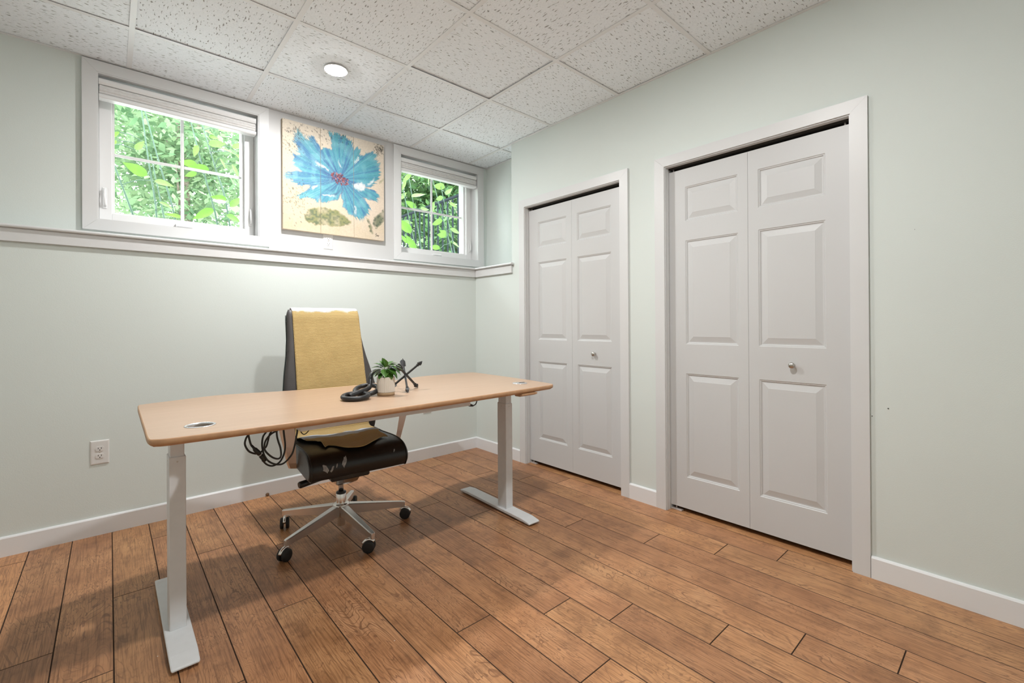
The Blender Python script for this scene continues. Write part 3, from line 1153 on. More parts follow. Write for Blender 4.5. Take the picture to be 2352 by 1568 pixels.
    for key, mixv in (('u', .7), ('b', .25), ('a', .55), ('c', .5), ('d', .2), ('e', .1), ('g', .35), ('f', .15)):
        m = soft(P[key])
        # feathered outer ends: thin brush streaks
        edge = np.clip((rad - .36) * 5, 0, 1)
        m = m * np.clip(1.25 - edge * (1.2 - 1.6 * stre), 0, 1)
        lay(m, teal)
        lay(m * np.clip((st - .60 + mixv * .45) * 4.5, 0, 1), blue)
        lay(m * np.clip((stre - .62) * 3.0, 0, 1) * .6, lite)
        lay(m * np.clip((.30 - stre) * 3.0, 0, 1) * .5 * np.clip(rad * 3, 0, 1), srgb((60, 128, 132)))
        rim = np.clip(m * (1 - m) * 4, 0, 1)
        lay(rim * .45 * np.clip(1.3 - rad * 2.4, 0, 1), deep)
        lay(m * np.clip((nz2 - .55) * 4, 0, 1) * .35, lite)
        lay(m * np.clip(.24 - rad, 0, .24) * 3.0 * np.clip(stre2 * 1.3, 0, 1), deep)
    for poly in ([(460, 530), (520, 570), (600, 620), (612, 645), (560, 612), (500, 580)], [(690, 510), (705, 540), (722, 590), (716, 600), (698, 560)],
                 [(850, 770), (940, 760), (985, 790), (960, 830), (900, 825), (860, 800)], [(430, 800), (470, 778), (520, 765), (450, 815), (440, 840)],
                 [(530, 880), (600, 872), (680, 880), (640, 890), (560, 892)], [(862, 990), (878, 1000), (886, 1080), (872, 1060)], [(920, 500), (910, 490), (880, 540), (862, 570), (900, 540)],
                 [(1000, 760), (1060, 730), (1080, 700), (1060, 760), (1010, 775)]):
        lay(soft(poly, False) * np.clip(.35 + stre, 0, .95), srgb((236, 240, 238)))
    lay(soft([(620, 880), (690, 845), (720, 800), (700, 850), (660, 875)]) * .7, srgb((70, 60, 120)))
    # flower heart
    for i in range(110):
        a, r = rs.rand() * 2 * PI, math.sqrt(rs.rand())
        px = 718 + 92 * r * math.cos(a)
        py = 716 + 58 * r * math.sin(a) + .35 * (px - 718)
        u, v = uvp((px, py))
        m = np.clip(1.6 - np.hypot(gu - u, (gv - v)) / .0062, 0, 1)
        lay(np.clip(m, 0, 1), srgb([(122, 58, 66), (150, 84, 88), (90, 44, 60), (176, 120, 118), (70, 70, 110)][rs.randint(5)]))
    # dark speckle
    for n, (x0, x1, y0, y1) in ((90, (135, 420, 110, 420)), (60, (600, 900, 215, 330)), (110, (1090, 1170, 370, 460)), (110, (140, 380, 760, 1120)), (50, (420, 700, 120, 330)), (40, (180, 300, 240, 460))):
        for i in range(n):
            u, v = uvp(((x0 + x1) / 2 + (x1 - x0) * .33 * rs.randn(), (y0 + y1) / 2 + (y1 - y0) * .33 * rs.randn()))
            a = 2.2 + .5 * rs.randn()
            pu = (gu - u) * math.cos(a) + (gv - v) * math.sin(a)
            pv = -(gu - u) * math.sin(a) + (gv - v) * math.cos(a)
            m = np.clip(1.5 - np.hypot(pu / (.004 + .007 * rs.rand()), pv / .0028), 0, 1)
            lay(m * .75, srgb((74, 74, 66)))
    # scribbled signature
    sig = [(1080, 1285), (1090, 1275), (1084, 1305), (1096, 1290), (1100, 1302), (1106, 1292), (1110, 1303), (1116, 1296)]
    for (p, q) in zip(sig[:-1], sig[1:]):
        for t in np.linspace(0, 1, 6):
            u, v = uvp((p[0] + (q[0] - p[0]) * t, p[1] + (q[1] - p[1]) * t))
            lay(np.clip(1.5 - np.hypot(gu - u, gv - v) / .003, 0, 1) * .6, srgb((60, 54, 50)))
    img = np.clip(img * (.93 + .14 * nz4[..., None]) * .74, 0, 1)
    Wd, Ht, dpt = 0.759, 0.773, 0.030
    cols = np.linspace(0, 1, N)
    edges = [0, .3415, .6705, 1.0]
    for bI in range(3):
        u0, u1 = edges[bI], edges[bI + 1]
        c = [i for i in range(N) if u0 <= cols[i] <= u1]
        x = np.array([cols[i] for i in c])
        x = (x - x[0]) / (x[-1] - x[0])
        xs_ = (u0 + x * (u1 - u0)) * Wd - Wd / 2
        xs_ = xs_[0] + (xs_ - xs_[0]) * ((u1 - u0) * Wd - 0.0022) / ((u1 - u0) * Wd) + 0.0011
        zs_ = np.linspace(0, Ht, N)
        nx = len(c)
        V, F = [], []
        for r in range(N):
            for i in range(nx):
                V.append((xs_[i], -dpt, zs_[r]))
        for r in range(N - 1):
            for i in range(nx - 1):
                F.append((r * nx + i, r * nx + i + 1, (r + 1) * nx + i + 1, (r + 1) * nx + i))
        nf = len(F)
        kk = len(V)
        xa, xb = xs_[0], xs_[-1]
        V += [(xa, -dpt, 0), (xb, -dpt, 0), (xb, -dpt, Ht), (xa, -dpt, Ht), (xa, 0, 0), (xb, 0, 0), (xb, 0, Ht), (xa, 0, Ht)]
        F += [(kk, kk + 4, kk + 5, kk + 1), (kk + 1, kk + 5, kk + 6, kk + 2), (kk + 2, kk + 6, kk + 7, kk + 3), (kk + 3, kk + 7, kk + 4, kk), (kk + 4, kk + 7, kk + 6, kk + 5)]
        me = bpy.data.meshes.new('board')
        me.from_pydata(V, [], F)
        me.polygons.foreach_set('material_index', [0] * nf + [1] * 5)
        at_ = me.color_attributes.new('paint', 'FLOAT_COLOR', 'POINT')
        cd = np.ones((len(V), 4), np.float32)
        cd[:kk, :3] = img[:, c, :].reshape(-1, 3)
        at_.data.foreach_set('color', cd.ravel())
        me.update()
        link('board', me, [M['paint'], M['tan_edge']], root)


painting()


# ------------------------------------------------------------------ desk
DZ = 0.785


def desk():
    d = empty('standing_desk', (0.9, -0.8, 0))
    tag(d, 'beech topped standing desk on grey steel T legs', 'desk')
    ox, oy = 0.9, -0.8
    back = [(0.000, -0.420), (0.018, -0.383), (0.060, -0.368), (0.155, -0.342), (0.235, -0.318), (0.300, -0.306), (0.370, -0.314), (0.480, -0.345), (0.594, -0.380), (0.76, -0.412), (0.926, -0.424), (1.10, -0.408), (1.25, -0.374), (1.371, -0.338), (1.45, -0.314), (1.52, -0.305), (1.62, -0.311), (1.76, -0.318), (1.838, -0.326), (1.872, -0.348), (1.880, -0.385)]
    right = [(1.872, -0.70), (1.858, -0.95), (1.838, -1.13)]
    fr = [(1.828, -1.175), (1.800, -1.203), (1.75, -1.211), (1.56, -1.222), (1.205, -1.238), (0.85, -1.248), (0.534, -1.250), (0.246, -1.243), (0.088, -1.232), (0.040, -1.229), (0.010, -1.216), (-0.004, -1.185)]
    left = [(-0.004, -1.0), (-0.003, -0.70)]
    poly = [(p[0], p[1]) for p in catmull([(x, y, 0) for x, y in back + right + fr + left], 3, True)]
    cen = Vector((0.93, -0.80))

    def inset(k):
        out = []
        n = len(poly)
        for i in range(n):
            a, b_ = Vector(poly[i - 1]), Vector(poly[(i + 1) % n])
            t = (b_ - a).normalized()
            nrm = Vector((-t.y, t.x))
            p = Vector(poly[i])
            if nrm.dot(cen - p) < 0:
                nrm = -nrm
            out.append(p + nrm * k)
        return out
    # edge profile (inset, z): eased top edge, undercut below
    prof = [(0.004, 0.0), (0.0012, -0.0012), (0.0, -0.004), (0.0, -0.015), (0.003, -0.019), (0.012, -0.025)]
    loops = [[(p.x - ox, p.y - oy, DZ + z) for p in inset(k)] for k, z in prof]
    edge = MB().loft(loops, cap0=False, cap1=False, smooth=True, mi=1)
    import bmesh
    bm = bmesh.new()
    gx, gy, gr = 0.146 - ox, -1.072 - oy, 0.040
    g2x, g2y = 1.705 - ox, -1.030 - oy

    def loop_edges(pts):
        vs = [bm.verts.new(p) for p in pts]
        return [bm.edges.new((vs[i], vs[(i + 1) % len(vs)])) for i in range(len(vs))]

    def circ(cx, cy, r, z):
        return [(cx + r * math.cos(2 * PI * k / 32), cy + r * math.sin(2 * PI * k / 32), z) for k in range(32)]
    ed = loop_edges(loops[0]) + loop_edges(circ(gx, gy, gr, DZ))
    bmesh.ops.triangle_fill(bm, edges=ed, use_beauty=True)
    me = bpy.data.meshes.new('tmp')
    bm.to_mesh(me)
    bm.free()
    edge.add([v.co[:] for v in me.vertices], [tuple(p.vertices) for p in me.polygons], False, 0)
    bm = bmesh.new()
    ed = loop_edges(loops[-1]) + loop_edges(circ(gx, gy, gr, DZ - 0.025))
    bmesh.ops.triangle_fill(bm, edges=ed, use_beauty=True)
    me = bpy.data.meshes.new('tmp')
    bm.to_mesh(me)
    bm.free()
    edge.add([v.co[:] for v in me.vertices], [tuple(p.vertices) for p in me.polygons], False, 1)
    edge.loft([circ(gx, gy, gr, DZ), circ(gx, gy, gr, DZ - 0.025)], cap0=False, cap1=False, mi=1)
    edge.build('desktop', [M['beech'], M['beech_edge']], d)
    g = MB().lathe([(0.0385, -0.024), (0.0385, -0.002), (0.0400, 0.0016), (0.044, 0.0024), (0.047, 0.0014), (0.0475, 0.0003), (0.041, 0.0002), (0.0397, -0.024)], (gx, gy, DZ), 36, cap0=False, cap1=False)
    g.build('grommet', M['silver'], d)
    MB().lathe([(0.0384, -0.026), (0.0384, -0.0026), (0.0376, -0.0022), (0.0376, -0.026)], (gx, gy, DZ), 36, cap0=False, cap1=False).build('grommet_sleeve', M['taupe'], d)
    g = MB().lathe([(0.044, 0.0003), (0.0435, 0.0022), (0.040, 0.003), (0.0005, 0.0032)], (g2x, g2y, DZ), 36)
    gc = g.build('grommet', M['silver'], d)
    MB().box(g2x - 0.004, g2x + 0.036, g2y - 0.005, g2y + 0.006, DZ + 0.0030, DZ + 0.0042, 0.0004).build('cable_slot', M['rubber'], gc)
    # legs
    for lx, ry in ((0.0935, 0.0), (1.7065, math.radians(2.0))):
        leg = MB()
        leg.box(-0.0255, 0.0255, -0.041, 0.041, 0.026, 0.655, 0.002)
        L = leg.build('leg', M['grey_steel'], d, (lx - ox, -0.892 - oy, 0), (0, 0, -ry))
        MB().box(-0.0215, 0.0215, -0.037, 0.037, 0.60, 0.752, 0.002).build('inner_tube', M['grey_steel'], L)
        MB().lathe([(0.003, -0.0412), (0.003, -0.0418)], (0.0, 0, 0.637), 10, 'Y').build('screw', M['nickel'], L)
        MB().lathe([(0.003, -0.0257), (0.003, -0.0263)], (0, 0.0, 0.637), 10, 'X').build('screw', M['nickel'], L)
        # foot: long flat bar, sloped thin ends
        ft = []
        for yy, zt, hw in ((-0.352, 0.016, 0.036), (-0.345, 0.019, 0.0395), (-0.285, 0.027, 0.0405), (0.285, 0.027, 0.0405), (0.345, 0.019, 0.0395), (0.352, 0.016, 0.036)):
            ft.append([(-hw, yy, 0.012), (hw, yy, 0.012), (hw, yy, zt - 0.002), (hw - 0.003, yy, zt), (-hw + 0.003, yy, zt), (-hw, yy, zt - 0.002)])
        F = MB().loft(ft, smooth=False).build('foot', M['grey_steel'], d, (lx - ox, -0.806 - oy, 0), (0, 0, -ry))
        for fy in (-0.315, 0.315):
            MB().box(-0.028, 0.028, fy - 0.02, fy + 0.02, 0.0005, 0.0119, 0.002).build('levelling_pad', M['grey_steel'], F)
        MB().box(-0.028, 0.028, -0.30, 0.30, 0.7505, 0.7598, 0.001).build('bracket', M['grey_steel'], d, (lx - ox, -0.80 - oy, 0))
    MB().box(0.46 - ox, 1.272 - ox, -1.135 - oy, -1.075 - oy, 0.722, 0.7598, 0.002).build('crossbeam', M['grey_steel'], d)
    MB().box(0.123 - ox, 1.678 - ox, -0.90 - oy, -0.86 - oy, 0.730, 0.7598, 0.002).build('crossbeam', M['grey_steel'], d)
    hs = MB().extrude_x([(-1.225, 0.7600), (-1.225, 0.752), (-1.205, 0.744), (-1.165, 0.744), (-1.165, 0.7600)], 1.545, 1.655)
    hs.v = [(x - ox, y - oy, z) for x, y, z in hs.v]
    hs.build('handset', M['beech_edge'], d)
    return d


desk()

# cables hanging under the desk
CB = {
    'C1': [(0.314, -0.97, 0.745), (0.314, -0.97, 0.708), (0.307, -0.97, 0.692), (0.303, -0.97, 0.674), (0.307, -0.97, 0.657), (0.317, -0.97, 0.64), (0.329, -0.97, 0.631), (0.342, -0.97, 0.625)],
    'C2': [(0.316, -0.98, 0.745), (0.314, -0.98, 0.71), (0.316, -0.98, 0.692), (0.321, -0.98, 0.67), (0.326, -0.98, 0.659)],
    'C3': [(0.362, -0.98, 0.598), (0.381, -0.965, 0.574), (0.4, -0.965, 0.564), (0.42, -0.965, 0.568), (0.434, -0.965, 0.58), (0.446, -0.965, 0.606), (0.45, -0.965, 0.638), (0.446, -0.965, 0.682), (0.44, -0.965, 0.745)],
    'C4': [(0.392, -0.985, 0.745), (0.377, -0.985, 0.712), (0.364, -0.985, 0.693), (0.36, -0.985, 0.666), (0.362, -0.985, 0.641), (0.369, -0.985, 0.614), (0.384, -0.985, 0.59), (0.407, -0.985, 0.574), (0.431, -0.985, 0.569), (0.45, -0.985, 0.579), (0.471, -0.985, 0.603), (0.481, -0.985, 0.636), (0.487, -0.985, 0.668), (0.492, -0.985, 0.698), (0.494, -0.985, 0.745)],
    'C5': [(0.44, -1.0, 0.74), (0.416, -1.0, 0.714), (0.392, -1.0, 0.703), (0.375, -1.0, 0.687), (0.366, -1.0, 0.668), (0.366, -1.0, 0.643), (0.381, -1.0, 0.62), (0.4, -1.0, 0.603), (0.417, -1.0, 0.598), (0.425, -1.0, 0.609), (0.423, -1.0, 0.639), (0.415, -1.0, 0.668), (0.41, -1.0, 0.694), (0.409, -1.0, 0.74)],
    'C6': [(0.415, -0.95, 0.745), (0.403, -0.95, 0.704), (0.395, -0.95, 0.688), (0.389, -0.95, 0.663), (0.383, -0.95, 0.643), (0.373, -0.95, 0.632), (0.350, -0.965, 0.618)],
}
cr = empty('power_cord', (0.40, -0.98, 0.56))
tag(cr, 'looped black power cords with joined plugs hanging under the desk', 'cord')
for kx, pts in CB.items():
    MB().tube([(p.x - 0.40, p.y + 0.98, p.z - 0.56) for p in catmull(pts, 5)], 0.0036, 8).build('cord_strand', M['cable'], cr)
pl = MB().tube([(-.076, 0, .104), (-.068, 0, .092), (-.064, 0, .086), (-.052, 0, .07), (-.047, 0, .063)], [.004, .005, .0085, .0095, .008], 10)
pl.build('plug', M['cable'], cr)
MB().tube([(-.0465, 0, .0625), (-.0445, 0, .0595)], [.0065, .0065], 10).build('plug_collar', M['plate'], cr)
MB().tube([(-.044, 0, .059), (-.041, 0, .055), (-.034, 0, .043), (-.031, 0, .039), (-.026, .005, .032)], [.008, .0095, .0085, .005, .0035], 10).build('plug', M['cable'], cr)
sl = MB().tube(catmull([(0.0, 0, 0.06), (0.0, 0, 0.023), (0.004, 0, 0.008), (0.014, 0, 0.0), (0.027, 0, 0.007), (0.036, 0, 0.023), (0.037, 0, 0.06)], 5), 0.002, 8)
tag(sl.build('thin_cord', M['cable'], None, (0.500, -1.0, 0.679)), 'thin black cord loop under the desk in front of the towel', 'cord')
rc = empty('adapter_cord', (1.28, -1.1, 0.705))
tag(rc, 'short black plug and cord under the right half of the desk', 'cord')
MB().tube([(-.012, 0, .026), (-.004, 0, .022), (.012, 0, .013), (.028, 0, .008), (.036, 0, .007)], [.009, .0095, .008, .0055, .0035], 10).build('plug', M['cable'], rc)
MB().tube(catmull([(.034, 0, .007), (.048, 0, .012), (.056, 0, .024), (.058, 0, .04), (.057, 0, .0535)], 5), 0.0028, 8).build('cord_strand', M['cable'], rc)

# ------------------------------------------------------------------ office chair
CH = (0.862, -0.487)
CROT = math.radians(-4.0)


def back_y(z):
    return interp(z, [0.44, 0.6, 0.76, 1.0, 1.22, 1.3], [0.205, 0.215, 0.250, 0.312, 0.372, 0.39])


def back_w(z):
    return interp(z, [0.44, 0.55, 0.68, 0.76, 0.86, 0.95, 1.05, 1.15, 1.20, 1.225], [0.215, 0.25, 0.264, 0.262, 0.246, 0.227, 0.214, 0.209, 0.205, 0.195])


def back_x(z):
    return interp(z, [0.5, 0.76, 1.0, 1.2], [0.022, 0.020, 0.008, 0.002])


SEATX = 0.012


def seat_section():
    pts = [(0.21, 0.415, 0), (0.215, 0.47, 0), (0.18, 0.505, 0), (0.02, 0.508, 0), (-0.14, 0.515, 0), (-0.235, 0.508, 0), (-0.285, 0.483, 0), (-0.307, 0.445, 0), (-0.298, 0.405, 0), (-0.262, 0.386, 0), (-0.10, 0.392, 0), (0.08, 0.400, 0)]
    return [(p.x, p.y) for p in catmull(pts, 5, True)]


def chair():
    c = empty('office_chair', (CH[0], CH[1], 0), CROT)
    tag(c, 'black leather high back office chair with chrome five star base', 'chair')
    # five legs with casters
    for k in range(5):
        a = math.radians(58.3 + 72 * k) - CROT
        ca, sa = math.cos(a), math.sin(a)

        def P(r, s, z):
            return (r * ca - s * sa, r * sa + s * ca, z)
        ls = []
        for r, hw, zt, zb in ((0.018, 0.021, 0.150, 0.092), (0.06, 0.020, 0.1445, 0.090), (0.20, 0.0165, 0.122, 0.079), (0.335, 0.0125, 0.100, 0.068), (0.348, 0.010, 0.0975, 0.067), (0.352, 0.006, 0.0965, 0.067)):
            ls.append([P(r, -hw * .86, zb), P(r, hw * .86, zb), P(r, hw, zt - 0.004), P(r, hw - 0.004, zt), P(r, -hw + 0.004, zt), P(r, -hw, zt - 0.004)])
        lg = MB().loft(ls, smooth=False).build('base_leg', M['satin'], c)
        sw = math.radians([60, 255, 215, 145, 325][k])          # casters have swivelled freely
        cx, cy, _ = P(0.338, 0, 0)
        sx, sy = math.cos(sw), math.sin(sw)
        tx, ty = cx + 0.016 * sx, cy + 0.016 * sy
        cs = MB()
        cs.tube([(cx, cy, 0.070), (cx, cy, 0.045)], 0.0075, 10)
        arc = [(cx - 0.010 * sx, cy - 0.010 * sy, 0.052), (cx + 0.010 * sx, cy + 0.010 * sy, 0.0625), (cx + 0.032 * sx, cy + 0.032 * sy, 0.056), (cx + 0.046 * sx, cy + 0.046 * sy, 0.040)]
        cs.tube(catmull(arc, 3), 0.0085, 8)
        cs.tube([(tx - sy * -0.02, ty + sx * -0.02, 0.03), (tx - sy * 0.02, ty + sx * 0.02, 0.03)], 0.006, 8)
        cs.build('caster_fork', M['chrome'], lg)
        for s in (-1, 1):
            wv = MB()
            loops = []
            for off, r in ((0.0065, 0.018), (0.0065, 0.028), (0.010, 0.030), (0.019, 0.030), (0.0225, 0.027), (0.0235, 0.020), (0.0235, 0.0005)):
                lp = []
                for q in range(20):
                    t = 2 * PI * q / 20
                    lp.append((tx - sy * off * s + sx * r * math.cos(t), ty + sx * off * s + sy * r * math.cos(t), 0.030 + r * math.sin(t)))
                loops.append(lp)
            wv.loft(loops).build('caster_wheel', M['rubber'], lg)
    MB().lathe([(0.030, 0.086), (0.034, 0.092), (0.034, 0.140), (0.044, 0.147), (0.045, 0.151), (0.034, 0.156), (0.0275, 0.157)], seg=28).build('hub', M['chrome'], c)
    col = MB().lathe([(0.020, 0.034), (0.0205, 0.036), (0.0205, 0.100), (0.0265, 0.157), (0.0265, 0.207), (0.025, 0.209)], seg=24).build('column', M['chrome'], c)
    MB().lathe([(0.0255, 0.2075), (0.0265, 0.211), (0.0255, 0.217), (0.014, 0.219)], seg=24).build('column_cap', M['plasticB'], col)
    MB().lathe([(0.0135, 0.217), (0.0135, 0.300)], seg=20).build('gas_piston', M['chrome'], col)
    mech = MB()
    mech.loft([[(-0.030, -0.05, 0.268), (0.030, -0.05, 0.268), (0.034, 0.04, 0.268), (-0.034, 0.04, 0.268)],
               [(-0.055, -0.10, 0.292), (0.055, -0.10, 0.292), (0.055, 0.08, 0.292), (-0.055, 0.08, 0.292)],
               [(-0.065, -0.13, 0.330), (0.065, -0.13, 0.330), (0.065, 0.12, 0.330), (-0.065, 0.12, 0.330)]], smooth=False)
    mech.build('tilt_bracket', M['chrome'], c)
    MB().box(-0.10, 0.10, -0.17, 0.15, 0.331, 0.372, 0.006).build('mechanism', M['plasticB'], c)
    MB().box(-0.20 + SEATX, 0.21 + SEATX, -0.235, 0.18, 0.373, 0.398, 0.006).build('seat_pan', M['plasticB'], c)
    lv = MB().tube([(-0.06, -0.09, 0.352), (-0.155, -0.115, 0.348)], 0.0085, 10)
    LV = lv.build('lever', M['plasticB'], c)
    MB().tube([(-0.130, -0.110, 0.349), (-0.136, -0.111, 0.3485), (-0.240, -0.135, 0.341), (-0.246, -0.136, 0.3405)], [0.011, 0.015, 0.017, 0.014], 14).build('lever_grip', M['plasticB'], LV)
    # seat cushion
    sec = seat_section()
    sy = sum(p[0] for p in sec) / len(sec)
    sz = sum(p[1] for p in sec) / len(sec)
    HWS = 0.248
    loops = []
    for t, k in ((-1.0, 0.80), (-0.992, 0.90), (-0.965, 0.97), (-0.93, 1.0), (-0.5, 1.01), (0, 1.012), (0.5, 1.01), (0.93, 1.0), (0.965, 0.97), (0.992, 0.90), (1.0, 0.80)):
        loops.append([(SEATX + t * HWS, sy + (y - sy) * (k * .25 + .75 if k < 1 else k), sz + (z - sz) * k) for y, z in sec])
    seat = MB().loft(loops).build('seat', M['leather'], c)
    for t in (-0.955, 0.955):
        MB().tube([(SEATX + t * HWS, sy + (y - sy) * 1.004, sz + (z - sz) * 1.004) for y, z in sec], 0.0025, 6, closed=True).build('seam_piping', M['leather'], seat)
    # worn spots on the front lip
    rw = random.Random(3)
    front = [(y, z) for y, z in sec]

    def lip(z):
        best = min((p for p in front if p[0] < -0.2), key=lambda q: abs(q[1] - z))
        lo = sorted((p for p in front if p[0] < -0.255), key=lambda q: q[1])
        return interp(z, [p[1] for p in lo], [p[0] for p in lo])
    for (xc, zc, rw_, rh_, tl) in ((-0.178, 0.450, 0.013, 0.022, 0.5), (-0.148, 0.442, 0.006, 0.017, -0.5), (-0.088, 0.463, 0.009, 0.027, -0.4), (-0.124, 0.456, 0.003, 0.010, -0.3), (0.170, 0.475, 0.003, 0.008, -0.6)):
        pts = []
        for k in range(14):
            a = 2 * PI * k / 14
            q = 0.65 + 0.5 * rw.random()
            px, pz = rw_ * q * math.cos(a), rh_ * q * math.sin(a)
            X = SEATX + xc + px * math.cos(tl) - pz * math.sin(tl)
            Z = min(0.49, max(0.405, zc + px * math.sin(tl) + pz * math.cos(tl)))
            pts.append((X, lip(Z) * 1.012 + sy * -.012 - 0.0032, Z))
        cX = sum(p[0] for p in pts) / 14
        cZ = sum(p[2] for p in pts) / 14
        m = MB()
        m.add(pts + [(cX, lip(cZ) * 1.012 + sy * -.012 - 0.004, cZ)], [(k, (k + 1) % 14, 14) for k in range(14)])
        m.build('worn_patch', M['patch'], seat)
    # backrest
    loops = []
    for z in (0.44, 0.448, 0.47, 0.52, 0.58, 0.64, 0.70, 0.76, 0.82, 0.88, 0.94, 1.0, 1.06, 1.12, 1.17, 1.195, 1.21, 1.22, 1.2245):
        w, y, t = back_w(z), back_y(z), 0.030
        if z > 1.19:
            q = (z - 1.19) / 0.036
            t *= math.sqrt(max(0.06, 1 - q * q))
        if z < 0.47:
            t *= 0.7 + 0.3 * (z - 0.44) / 0.03
        lp = []
        for k in range(36):
            a = 2 * PI * k / 36
            ca, sa = math.cos(a), math.sin(a)
            px = w * math.copysign(abs(ca) ** 0.45, ca)
            py = t * math.copysign(abs(sa) ** 0.6, sa)
            curve = 0.020 * (px / w) ** 2          # wings wrap slightly forward
            lp.append((px + back_x(z), y + py - curve, z))
        loops.append(lp)
    bk = MB().loft(loops).build('backrest', M['backshell'], c)
    for s in (-1, 1):
        pts = [(s * (back_w(z) + 0.0008) + back_x(z), back_y(z) + 0.012 - 0.020, z) for z in np.linspace(0.46, 1.19, 26)]
        MB().tube(pts, 0.0035, 6).build('seam_piping', M['piping'], bk)
    for z in (1.155, 0.985):
        pts = []
        for k in range(9):
            q = -0.9 + 0.18 * k
            pts.append((-back_w(z) - 0.0003 + back_x(z) + 0.006 * abs(q) ** 3, back_y(z) - 0.020 + 0.026 * q, z))
        MB().tube(pts, 0.0014, 6).build('side_seam', M['leather'], bk)
    # polished flat-bar arms with black pads
    for s in (-1, 1):
        ls = []
        for x, y, z, hw, th in ((0.245, -0.02, 0.392, 0.020, 0.006), (0.272, -0.03, 0.400, 0.020, 0.006), (0.283, -0.04, 0.430, 0.021, 0.006), (0.296, -0.06, 0.52, 0.027, 0.007), (0.312, -0.075, 0.62, 0.036, 0.008), (0.318, -0.08, 0.648, 0.040, 0.008)):
            X = s * x + SEATX + 0.012
            dx, dy = 0.80 * s, 0.60
            ls.append([(X - dx * hw - dy * th * s, y - (-0.35) * hw * -1 - th, z), (X + dx * hw - dy * th * s, y + 0.35 * hw - th, z), (X + dx * hw + dy * th * s, y + 0.35 * hw + th, z), (X - dx * hw + dy * th * s, y - 0.35 * hw + th, z)])
        am = MB().loft(ls, smooth=False).build('armrest', M['satin'], c)
        MB().box(s * 0.318 + SEATX + 0.012 - 0.040, s * 0.318 + SEATX + 0.012 + 0.040, -0.14, 0.12, 0.649, 0.672, 0.008).build('arm_pad', M['plasticB'], am)
    # upright joining seat and backrest
    MB().loft([[(-0.05, 0.14, 0.372), (0.05, 0.14, 0.372), (0.05, 0.14, 0.390), (-0.05, 0.14, 0.390)], [(-0.05, 0.235, 0.385), (0.05, 0.235, 0.385), (0.05, 0.22, 0.41), (-0.05, 0.22, 0.41)], [(-0.045, 0.252, 0.56), (0.045, 0.252, 0.56), (0.045, 0.238, 0.56), (-0.045, 0.238, 0.56)]], smooth=False).build('back_upright', M['plasticB'], c)
    return c


M['patch'] = simple('worn_leather_backing', (0.33, 0.32, 0.31), 0.8, noise=(150.0, 0.25), bump=(200.0, 0.5, 0.002))
M['piping'] = simple('dark_green_piping', (0.03, 0.045, 0.042), 0.45)
chair()


